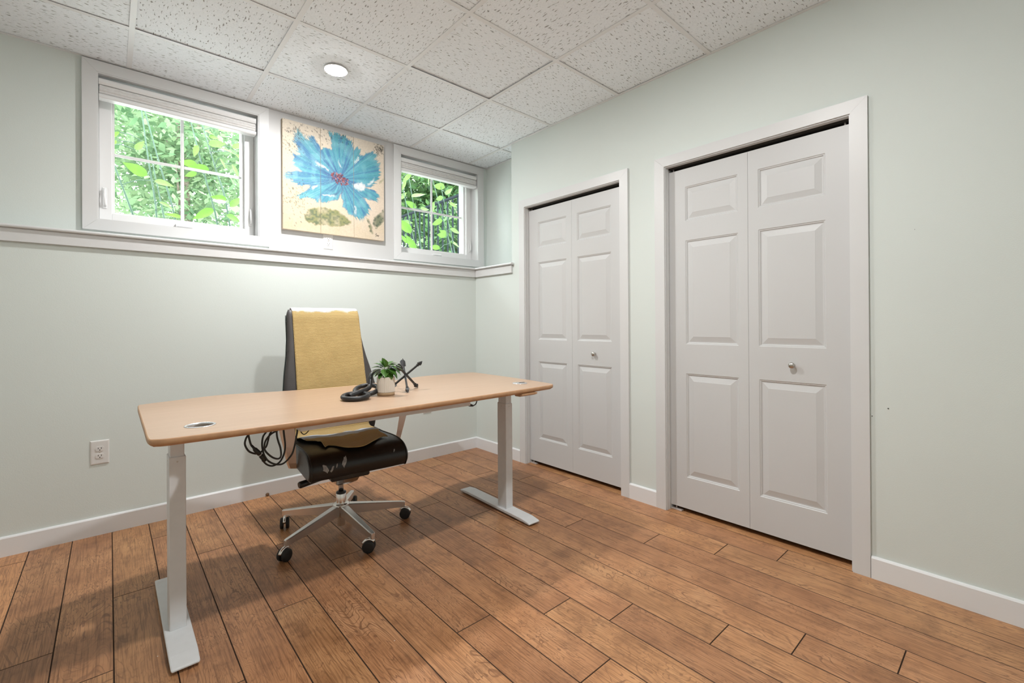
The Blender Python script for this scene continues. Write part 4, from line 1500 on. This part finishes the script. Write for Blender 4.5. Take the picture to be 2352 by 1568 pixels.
def towel():
    root_loc = Vector((CH[0], CH[1], 0))
    # centre line of the cloth in the chair's own (y, z); length is measured along it
    fr = []
    for z in np.linspace(1.185, 0.56, 16):
        fr.append((back_y(z) - 0.030 - 0.010, z))
    path = [(back_y(1.12) + 0.038, 1.10), (back_y(1.18) + 0.038, 1.175), (back_y(1.21) + 0.030, 1.222), (back_y(1.22) + 0.004, 1.2345), (back_y(1.21) - 0.024, 1.222)] + fr + [(0.150, 0.527), (0.10, 0.520), (0.02, 0.5195), (-0.05, 0.524), (-0.10, 0.5275), (-0.15, 0.5265), (-0.195, 0.5235), (-0.225, 0.519)]
    cl = catmull([(0, y, z) for y, z in path], 4)
    L = [0.0]
    for a, b_ in zip(cl[:-1], cl[1:]):
        L.append(L[-1] + (b_ - a).length)
    rs = np.random.RandomState(11)
    nu = 40
    V, F, UV = [], [], []
    ph = rs.rand(8) * 6.28
    for i, p in enumerate(cl):
        s = L[i]
        # left/right hem positions along the length
        xl = interp(s, [0, 0.15, 0.4, 0.66, 0.80, 0.95, 1.05, 1.15], [-0.172, -0.176, -0.176, -0.178, -0.185, -0.205, -0.195, -0.155])
        xr = interp(s, [0, 0.12, 0.22, 0.5, 0.66, 0.80, 0.95, 1.05, 1.15], [0.208, 0.206, 0.212, 0.215, 0.218, 0.215, 0.215, 0.225, 0.185])
        t = (cl[min(i + 1, len(cl) - 1)] - cl[max(i - 1, 0)]).normalized()
        nrm = Vector((0, -t.z, t.y)) * -1
        for j in range(nu + 1):
            q = j / nu
            x = xl + (xr - xl) * q
            amp = interp(s, [0, 0.10, 0.2, 0.5, 0.75, 0.9, 1.15], [0.0005, 0.001, 0.005, 0.010, 0.010, 0.006, 0.007])
            wv = (math.sin(9 * q + 5 * s + ph[0]) + 0.7 * math.sin(19 * q - 9 * s + ph[1]) + 0.5 * math.sin(31 * q + 17 * s + ph[2]) + 0.5 * math.sin(14 * s * 3 + 6 * q + ph[3]) + 0.8 * max(0, math.sin(13 * q + 24 * s + ph[4])) ** 4 - 0.8 * max(0, math.sin(17 * q - 21 * s + ph[5])) ** 5) / 3.2
            h = 0.0022 + amp * (0.5 + 0.5 * wv)
            if s > 0.98:     # front hem pools in soft rolls on the seat
                e = (s - 0.98) / 0.16
                h += 0.010 * max(0, math.sin(e * 5.2 + 3.0 * q)) * (0.6 + 0.4 * math.sin(11 * q + 1))
                x += 0.012 * e * math.sin(7 * q + 2)
            pos = p + nrm * h
            yy = pos.y
            if s > 0.98:
                yy += 0.030 * (s - 0.98) / 0.16 * math.sin(8 * q + 0.6)
            V.append((x, yy, max(pos.z, 0.5185) if s > 0.85 else pos.z))
            UV.append((q * 0.39, s))
    for i in range(len(cl) - 1):
        for j in range(nu):
            a = i * (nu + 1) + j
            F.append((a, a + 1, a + nu + 2, a + nu + 1))
    me = bpy.data.meshes.new('towel')
    me.from_pydata(V, [], F)
    me.polygons.foreach_set('use_smooth', [True] * len(F))
    uvl = me.uv_layers.new(name='cloth')
    for lp in me.loops:
        uvl.data[lp.index].uv = UV[lp.vertex_index]
    o = link('towel', me, M['towel'], None, root_loc, (0, 0, CROT))
    sd = o.modifiers.new('thickness', 'SOLIDIFY')
    sd.thickness = 0.004
    sd.offset = 1.0
    tag(o, 'ribbed yellow towel draped over the back and seat of the office chair', 'towel')


towel()


# ------------------------------------------------------------------ things on the desk
def potted_plant():
    px, py = 0.932, -0.893
    r = empty('potted_plant', (px, py, DZ + 0.0003))
    tag(r, 'small green leafy plant in a ribbed cream pot on the desk', 'potted plant')
    NS = 112
    loops = []
    for rad, z, rib in ((0.0395, 0.0165, 0), (0.0425, 0.017, 1), (0.043, 0.019, 1), (0.043, 0.088, 1), (0.0424, 0.0905, 0), (0.0412, 0.091, 0), (0.0395, 0.089, 0), (0.0390, 0.075, 0)):
        lp = []
        for k in range(NS):
            a = 2 * PI * k / NS
            rr = rad + (0.0007 * (1 if k % 2 else -1) if rib else 0)
            lp.append((rr * math.cos(a), rr * math.sin(a), z))
        loops.append(lp)
    MB().loft(loops, smooth=False, cap1=False).build('pot', M['pot'], r)
    MB().lathe([(0.0395, 0.0), (0.042, 0.0012), (0.0422, 0.0162), (0.0395, 0.0168)], seg=48).build('pot_base', M['potbase'], r)
    MB().lathe([(0.0388, 0.074), (0.0388, 0.079), (0.02, 0.0815), (0.0005, 0.082)], seg=28).build('soil', M['soil'], r)
    rl = random.Random(5)
    # leaves: (base offset angle, tip direction azimuth, elevation, length, width, stem height) in camera-right frame
    R_ = Vector((0.748, -0.663, 0))     # roughly sideways for the viewer
    D_ = Vector((-0.663, -0.748, 0))    # towards the viewer
    spec = [(-0.2, 0.3, 1.25, 0.056, 0.030, 0.050), (-0.4, 0.1, 1.50, 0.046, 0.012, 0.056), (-1.3, 0.2, 0.25, 0.058, 0.030, 0.045), (-1.2, -0.3, 0.55, 0.050, 0.027, 0.050), (-1.0, 0.6, -0.25, 0.052, 0.024, 0.034),
            (-0.9, -0.5, 0.75, 0.044, 0.018, 0.060), (0.1, 0.5, -0.55, 0.050, 0.028, 0.042), (0.9, 0.5, -0.35, 0.056, 0.028, 0.046), (1.2, 0.1, -0.30, 0.062, 0.026, 0.052), (1.3, -0.2, 0.05, 0.058, 0.022, 0.060), (1.0, -0.4, 0.45, 0.052, 0.024, 0.056),
            (0.6, 0.3, 0.35, 0.046, 0.022, 0.055), (0.5, -0.6, 0.7, 0.050, 0.024, 0.055), (0.3, 0.8, -0.75, 0.044, 0.026, 0.035), (-0.4, 0.8, -0.4, 0.042, 0.024, 0.024), (0.9, 0.7, -0.8, 0.048, 0.024, 0.036), (1.4, 0.3, -0.65, 0.056, 0.022, 0.044),
            (-0.8, 0.7, 0.0, 0.046, 0.026, 0.020), (0.2, -0.8, 0.4, 0.046, 0.024, 0.048), (-0.5, -0.7, 0.4, 0.046, 0.024, 0.05), (0.7, 0.6, 0.05, 0.05, 0.022, 0.03), (-1.4, 0.5, -0.1, 0.05, 0.022, 0.040), (1.15, 0.45, 0.18, 0.05, 0.018, 0.05), (1.5, 0.1, -0.45, 0.066, 0.018, 0.050), (1.3, 0.35, -0.75, 0.064, 0.020, 0.046), (1.55, -0.1, -0.15, 0.066, 0.016, 0.056), (-1.1, 0.1, 0.5, 0.055, 0.024, 0.054)]
    sm = MB()
    for i, (sx, sd, el, ln, wd, sh) in enumerate(spec):
        az = (R_ * sx + D_ * sd).normalized()
        base = Vector((0, 0, 0.080)) + (R_ * sx + D_ * sd) * 0.012 + Vector((0, 0, sh + 0.006))
        b0 = Vector((0, 0, 0.078)) + (R_ * sx + D_ * sd) * 0.009
        sm.tube(catmull([b0, (b0 + base) / 2 + az * -0.002, base], 3), 0.0011, 6)
        side = Vector((-az.y, az.x, 0))
        d = az * math.cos(el) + Vector((0, 0, math.sin(el)))
        up = side.cross(d).normalized()
        if up.z < 0:
            up = -up
        V, F = [], []
        n = 8
        for k in range(n + 1):
            t = k / n
            w = wd * 0.78 * math.sin(PI * t ** 0.8) ** 0.8 if 0 < t < 1 else 0.0004
            p = base + d * ln * t - Vector((0, 0, 1)) * 0.012 * t * t * math.cos(el) + up * 0.003 * math.sin(PI * t)
            for s in (-1, -0.5, 0, 0.5, 1):
                V.append(p + side * w * s + up * (0.22 * w * abs(s)))
        for k in range(n):
            for s in range(4):
                a = k * 5 + s
                F.append((a, a + 1, a + 6, a + 5))
        MB().add(V, F, True).build('leaf', M['houseleaf'], r)
    sm.build('stems', M['stem'], r)


potted_plant()


def ring_pts(c, R, tilt_axis, tilt, n=30, sx=1.0):
    rot = Matrix.Rotation(tilt, 3, Vector(tilt_axis))
    out = []
    for k in range(n):
        a = 2 * PI * k / n
        out.append(Vector(c) + rot @ Vector((R * sx * math.cos(a), R * math.sin(a), 0)))
    return out


def knot():
    ox, oy, oz = 0.82, -0.86, DZ + 0.0003
    k = empty('knot_sculpture', (ox, oy, oz))
    tag(k, 'black iron knot sculpture of interlocked rings left of the plant pot', 'sculpture')
    side = (0.80, -0.60, 0)
    b = MB().tube(ring_pts((0.765 - ox, -0.925 - oy, 0.0165), 0.0555, side, math.radians(5)), 0.0115, 12, closed=True)
    b.build('ring', M['iron'], k)
    b = MB().tube(ring_pts((0.858 - ox, -0.835 - oy, 0.0275), 0.0545, side, math.radians(16)), 0.0115, 12, closed=True)
    b.build('ring', M['iron'], k)
    arm = catmull([(0.735 - ox, -0.925 - oy, 0.018), (0.785 - ox, -0.905 - oy, 0.028), (0.835 - ox, -0.885 - oy, 0.036), (0.862 - ox, -0.862 - oy, 0.045), (0.872 - ox, -0.845 - oy, 0.070), (0.882 - ox, -0.833 - oy, 0.092), (0.897 - ox, -0.822 - oy, 0.106), (0.920 - ox, -0.808 - oy, 0.112), (0.945 - ox, -0.798 - oy, 0.108)], 6)
    MB().tube(arm, [0.0115] * (len(arm) - 1) + [0.008], 12).build('curved_bar', M['iron'], k)


knot()


def arrows():
    c = Vector((1.082, -0.815, 0.864))
    r = empty('arrow_sculpture', (c.x, c.y, DZ + 0.0003))
    tag(r, 'three crossed black iron arrows standing beside the plant on the desk', 'sculpture')
    o = Vector((c.x, c.y, DZ + 0.0003))
    ends = [(Vector((1.046, -0.905, DZ + 0.001)), 0.232, 'tip'), (Vector((1.180, -0.773, DZ + 0.001)), 0.215, 'tip'), (Vector((0.990, -0.812, DZ + 0.016)), 0.232, 'fletch')]
    offs = [Vector((-0.006, -0.006, 0)), Vector((0.008, 0.004, 0)), Vector((0.004, -0.001, 0.004))]
    for (p, ln, low), of in zip(ends, offs):
        q = c + of
        d = (q - p).normalized()
        top = p + d * ln
        a, b_ = (p, top) if low == 'tip' else (top, p)     # a = arrow point end, b_ = feathered end
        ax = (b_ - a).normalized()
        ar = empty('arrow', (0, 0, 0))
        ar.parent = r
        MB().tube([a - o + ax * 0.020, b_ - o - ax * 0.006], 0.0062, 4, smooth=False, sq=True).build('shaft', M['iron'], ar)
        MB().tube([a - o, a - o + ax * 0.014, a - o + ax * 0.024, a - o + ax * 0.031, a - o + ax * 0.033, a - o + ax * 0.037], [0.0008, 0.0105, 0.0135, 0.0065, 0.0092, 0.0092], 4, smooth=False, sq=True).build('arrowhead', M['iron'], ar)
        u = ax.cross(Vector((0, 0, 1))).normalized()
        w = ax.cross(u)
        for k in range(3):
            t = 2 * PI * k / 3 + 0.5
            n = u * math.cos(t) + w * math.sin(t)
            s = ax.cross(n) * 0.0009
            base = b_ - o
            pts = [base - ax * 0.050, base - ax * 0.038 + n * 0.015, base - ax * 0.002 + n * 0.016, base + ax * 0.008 + n * 0.005, base]
            f = MB().loft([[q_ - s for q_ in pts], [q_ + s for q_ in pts]], smooth=False)
            f.build('fletching', M['iron'], ar)


arrows()

for i, (x, y) in enumerate(((0.029, -1.011), (0.438, -0.993), (0.67, -1.486))):
    cb_ = MB().loft([[(-0.002, -0.001, 0), (0.0015, -0.0012, 0), (0.002, 0.001, 0), (-0.001, 0.0014, 0)], [(-0.001, -0.0006, 0.0012), (0.001, -0.0008, 0.0010), (0.001, 0.0006, 0.0013), (-0.0006, 0.0008, 0.0011)]], smooth=False)
    tag(cb_.build('floor_crumb', M['paper'], None, (x, y, 0.0002)), ['tiny white crumb on the floor left of the near desk foot', 'tiny white crumb on the floor in front of the chair', 'tiny white crumb on the open floor towards the viewer'][i], 'crumb', 'white crumbs on the floor')


# ------------------------------------------------------------------ outside the windows
def ground_z(x, y):
    return 1.40 + 0.085 * (y - 0.7)


def outside():
    V, F = [], []
    nx, ny = 24, 20
    for j in range(ny + 1):
        for i in range(nx + 1):
            x, y = -8 + 26 * i / nx, 0.72 + 15 * j / ny
            V.append((x, y, ground_z(x, y) + 0.05 * math.sin(3 * x + y) * min(1, j)))
    for j in range(ny):
        for i in range(nx):
            a = j * (nx + 1) + i
            F.append((a, a + 1, a + nx + 2, a + nx + 1))
    g = MB().add(V, F, True).build('ground', M['earth'])
    struct(g, 'unseen bank outside the windows, made pale to bounce daylight in')


outside()


def leaf_blade(ln, wd):
    """broad pointed leaf, base at origin, growing along +x, flat in xy"""
    V, F = [], []
    n = 8
    for k in range(n + 1):
        t = k / n
        w = wd * 0.5 * (math.sin(PI * min(1, t * 1.02) ** 0.72)) ** 0.9 if 0 < t < 1 else 0.001
        for s in (-1, -0.5, 0, 0.5, 1):
            V.append((ln * t, w * s, 0.18 * w * abs(s) - 0.10 * ln * t * t))
    for k in range(n):
        for s in range(4):
            a = k * 5 + s
            F.append((a, a + 1, a + 6, a + 5))
    return MB().add(V, F, True).mesh('leaf')


BLADE = leaf_blade(1.0, 0.46)
BLADE.materials.append(M['weedleaf'])

STALKS1 = [((-0.075, 1.5, 2.385), (0.057, 1.5, 1.942), 'leftmost tall green weed stalk outside the left window'),
           ((0.113, 1.9, 2.967), (0.213, 1.9, 2.035), 'tall thin straight weed stalk in the left pane, left of its twin'),
           ((0.130, 1.9, 2.973), (0.339, 1.9, 2.053), 'tall leaning weed stalk in the left pane, right of its twin'),
           ((0.426, 1.7, 2.90), (0.623, 1.7, 2.003), 'tall leafy weed stalk behind the right pane of the left window'),
           ((0.537, 1.75, 2.82), (0.689, 1.7, 2.205), 'rightmost leafy weed stalk outside the left window'),
           ((0.227, 2.1, 2.40), (0.281, 2.1, 2.08), 'short pale weed stalk low behind the left pane')]
STALKS2 = [((2.309, 1.5, 2.629), (2.465, 1.5, 1.932), 'leftmost leafy weed stalk outside the corner window'),
           ((2.46, 1.6, 2.682), (2.595, 1.6, 1.957), 'second leafy weed stalk from the left outside the corner window'),
           ((2.65, 1.4, 2.673), (2.891, 1.4, 1.912), 'leaning leafy weed stalk right of the middle bar of the corner window'),
           ((2.812, 1.5, 2.677), (2.99, 1.5, 1.958), 'rightmost leafy weed stalk in front of the black fence')]
LV1 = [(0.594, 1.55, 2.676, 0.123, -20), (0.683, 1.65, 2.672, 0.154, 10), (0.785, 1.75, 2.766, 0.097, -40), (0.576, 1.85, 2.868, 0.088, 10), (0.45, 1.55, 2.585, 0.097, 70), (0.656, 1.65, 2.551, 0.097, 60), (0.767, 1.75, 2.544, 0.11, 60), (0.084, 1.85, 2.42, 0.15, -25), (0.234, 1.55, 2.271, 0.115, 5), (0.254, 1.65, 2.121, 0.097, 20), (0.32, 1.75, 2.061, 0.11, -10), (0.547, 1.85, 2.133, 0.176, 30), (0.729, 1.55, 2.201, 0.115, -50), (0.632, 1.65, 2.242, 0.11, -5), (-0.051, 1.75, 2.639, 0.079, 50), (-0.058, 1.85, 2.598, 0.071, 60), (0.087, 1.55, 2.529, 0.088, -60), (0.492, 1.65, 2.476, 0.132, -5), (0.427, 1.75, 2.525, 0.11, 0), (0.616, 1.85, 2.831, 0.071, 0), (0.712, 1.55, 2.066, 0.106, 20), (0.43, 1.65, 2.408, 0.088, 30), (0.684, 1.75, 2.877, 0.097, -10), (0.814, 1.85, 2.702, 0.062, 40)]
LV2 = [(2.253, 1.3, 2.673, 0.134, 40), (2.271, 1.4, 2.622, 0.115, 60), (2.496, 1.5, 2.578, 0.173, -25), (2.47, 1.6, 2.486, 0.144, -20), (2.516, 1.3, 2.695, 0.115, 80), (2.519, 1.4, 2.407, 0.105, -10), (2.782, 1.5, 2.732, 0.144, 0), (2.969, 1.6, 2.728, 0.125, -50), (2.654, 1.3, 2.53, 0.096, 20), (2.631, 1.4, 2.449, 0.125, 75), (2.332, 1.5, 2.205, 0.201, -40), (2.414, 1.6, 2.281, 0.125, -10), (2.3, 1.3, 1.983, 0.173, -60), (2.687, 1.4, 2.286, 0.144, 20), (2.808, 1.5, 2.169, 0.115, 0), (2.904, 1.6, 2.222, 0.115, -20), (2.854, 1.3, 2.194, 0.134, 10), (2.895, 1.4, 2.518, 0.105, 10), (3.027, 1.5, 2.873, 0.115, -40), (2.385, 1.6, 2.082, 0.105, -50), (2.382, 1.3, 2.738, 0.105, 20), (2.656, 1.4, 1.998, 0.125, -10), (2.991, 1.5, 2.088, 0.144, 20), (2.362, 1.6, 2.565, 0.115, -50)]


def weeds(stalks, leaves, rad, seed):
    rg = random.Random(seed)
    roots, mbs, lines = [], [], []
    for a, b_, lab in stalks:
        a, b_ = Vector(a), Vector(b_)
        d = (b_ - a).normalized()
        t = (a.z - ground_z(a.x, a.y)) / -d.z
        foot = a + d * t + Vector((-0.10 * (t > 1.0), 0, 0))
        r = empty('tall_weed', foot)
        tag(r, lab, 'plant', 'tall weeds outside the windows')
        top = a - d * 0.25
        m = MB()
        pts = catmull([top - foot, a - foot, (a + b_) / 2 - foot, b_ - foot, Vector((0, 0, -0.02))], 4)
        m.tube(pts, [rad * (0.35 + 0.65 * k / len(pts)) for k in range(len(pts))], 7)
        roots.append(r)
        mbs.append(m)
        lines.append((top, b_, foot))
    for (x, y, z, ln, ang) in leaves:
        p = Vector((x, y, z))
        best, bi, bp = 1e9, 0, None
        for i, (t, b_, f) in enumerate(lines):
            ab = b_ - t
            s = max(0, min(1, (p - t).dot(ab) / ab.length_squared))
            q = t + ab * s
            dd = (p - q).length
            if dd < best:
                best, bi, bp = dd, i, q
        an = math.radians(ang)
        sgn = 1 if p.x >= bp.x else -1
        base = p - Vector((math.cos(an) * sgn, 0, -math.sin(an))) * ln * 0.5
        r, foot = roots[bi], lines[bi][2]
        mbs[bi].tube(catmull([bp - foot, (bp + base) / 2 + Vector((0, 0, 0.02)) - foot, base - foot], 3), rad * 0.35, 5)
        o = bpy.data.objects.new('leaf', BLADE)
        COL.objects.link(o)
        o.parent = r
        o.location = base - foot
        L = ln * 1.15
        o.scale = (L, L * rg.uniform(0.85, 1.15), L)
        o.rotation_euler = (rg.uniform(0.5, 1.3), an, 0 if sgn > 0 else PI)
    for r, m in zip(roots, mbs):
        m.build('stem', M['weedstem'], r)


weeds(STALKS1, LV1, 0.009, 2)
weeds(STALKS2, LV2, 0.008, 3)


def fence():
    f = empty('metal_fence', (3.20, 1.2, ground_z(3.2, 1.2)))
    tag(f, 'black metal picket fence outside the corner window', 'fence')
    ox, oy, oz = f.location
    n = 42
    MB().box(-0.016, 0.016, 0, 5.0, 2.735 - oz, 2.765 - oz, 0.003).build('rail', M['fence'], f)
    MB().box(-0.013, 0.013, 0, 5.0, 1.83 - oz, 1.855 - oz, 0.003).build('rail', M['fence'], f)
    me = MB().box(-0.008, 0.008, -0.008, 0.008, 1.70 - oz, 2.735 - oz).mesh('baluster')
    me.materials.append(M['fence'])
    for k in range(n):
        link('baluster', me, None, f, (0, 0.06 + k * 0.118, 0))
    for yy in (0.0, 2.4, 4.8):
        MB().box(-0.022, 0.022, yy - 0.022, yy + 0.022, ground_z(3.2, 1.2 + yy) - oz - 0.05, 2.80 - oz, 0.003).build('post', M['fence'], f)


fence()


def tree(x, y, h0, h1, rx, n, leaf, mat, label, seed):
    rs = np.random.RandomState(seed)
    g = ground_z(x, y)
    r = empty('leafy_tree', (x, y, g))
    tag(r, label, 'tree', 'trees behind the windows')
    # trunk with a few limbs
    tr = MB()
    tr.tube(catmull([(0, 0, -0.1), (0.05, 0.02, (h1 - g) * 0.35), (-0.03, 0.05, (h1 - g) * 0.7), (0.02, 0, (h1 - g) * 0.98)], 4), [0.075] * 4 + [0.06] * 4 + [0.035] * 4 + [0.02], 8)
    for k in range(7):
        a = rs.rand() * 6.28
        z0 = (h0 - g) * 0.8 + (h1 - h0) * (0.1 + 0.11 * k)
        ln = rx * (0.6 + 0.4 * rs.rand())
        tr.tube(catmull([(0, 0, z0), (ln * .5 * math.cos(a), ln * .5 * math.sin(a), z0 + .25), (ln * math.cos(a), ln * math.sin(a), z0 + .6)], 3), [0.028, 0.026, 0.022, 0.02, 0.014, 0.01, 0.006], 6)
    tr.build('trunk', M['bark'], r)
    # crown: leaf blades gathered in loose sprays
    nc = n // 22
    cen = rs.randn(nc, 3)
    cen /= np.linalg.norm(cen, axis=1)[:, None]
    cen *= (rs.rand(nc) ** 0.45)[:, None]
    hz = (h1 - h0) / 2
    cen = cen * np.array([rx, rx, hz]) + np.array([0, 0, (h0 + h1) / 2 - g])
    idx = np.repeat(np.arange(nc), 22)
    pos = cen[idx] + rs.randn(nc * 22, 3) * np.array([0.26, 0.26, 0.10])
    m = len(pos)
    az = rs.rand(m) * 6.28
    tilt = rs.randn(m) * 0.55
    d = np.stack([np.cos(az) * np.cos(tilt), np.sin(az) * np.cos(tilt), np.sin(tilt) - 0.15], 1)
    s = np.stack([-np.sin(az), np.cos(az), rs.randn(m) * 0.45], 1)
    ln = leaf * (0.7 + 0.6 * rs.rand(m))[:, None]
    V = np.concatenate([pos, pos + d * ln * 0.45 + s * ln * 0.27, pos + d * ln, pos + d * ln * 0.45 - s * ln * 0.27], 1).reshape(-1, 3)
    me = bpy.data.meshes.new('foliage')
    me.from_pydata(V.tolist(), [], [(4 * i, 4 * i + 1, 4 * i + 2, 4 * i + 3) for i in range(m)])
    me.update()
    o = link('foliage', me, mat, r)
    o['kind'] = 'stuff'


tree(0.75, 5.6, 2.2, 5.4, 1.25, 6000, 0.12, M['treeleaf_pale'], 'pale green tree nearest behind the left window', 21)
tree(1.1, 10.0, 2.8, 7.4, 1.8, 9000, 0.15, M['treeleaf_pale'], 'pale green tree farthest behind the left window', 22)
tree(5.4, 5.6, 2.0, 5.6, 1.15, 8600, 0.15, M['treeleaf_mid'], 'mid green tree nearest behind the corner window', 24)
tree(8.2, 10.1, 2.6, 7.6, 1.9, 5600, 0.16, M['treeleaf_pale'], 'pale green tree farthest behind the corner window', 27)
tree(4.55, 3.3, 1.7, 3.1, 0.55, 4200, 0.11, M['treeleaf_mid'], 'low mid green shrub behind the black fence', 26)
tree(-3.3, 6.2, 2.0, 6.0, 1.3, 4200, 0.14, M['treeleaf_pale'], 'pale green tree beyond the left edge of the left window', 31)
tree(-4.0, 10.6, 2.6, 7.6, 1.8, 4200, 0.17, M['treeleaf_pale'], 'pale green tree far beyond the left edge of the left window', 32)
tree(4.6, 14.8, 3.0, 9.0, 1.9, 4200, 0.18, M['treeleaf_pale'], 'pale green tree farthest away between the two windows', 33)
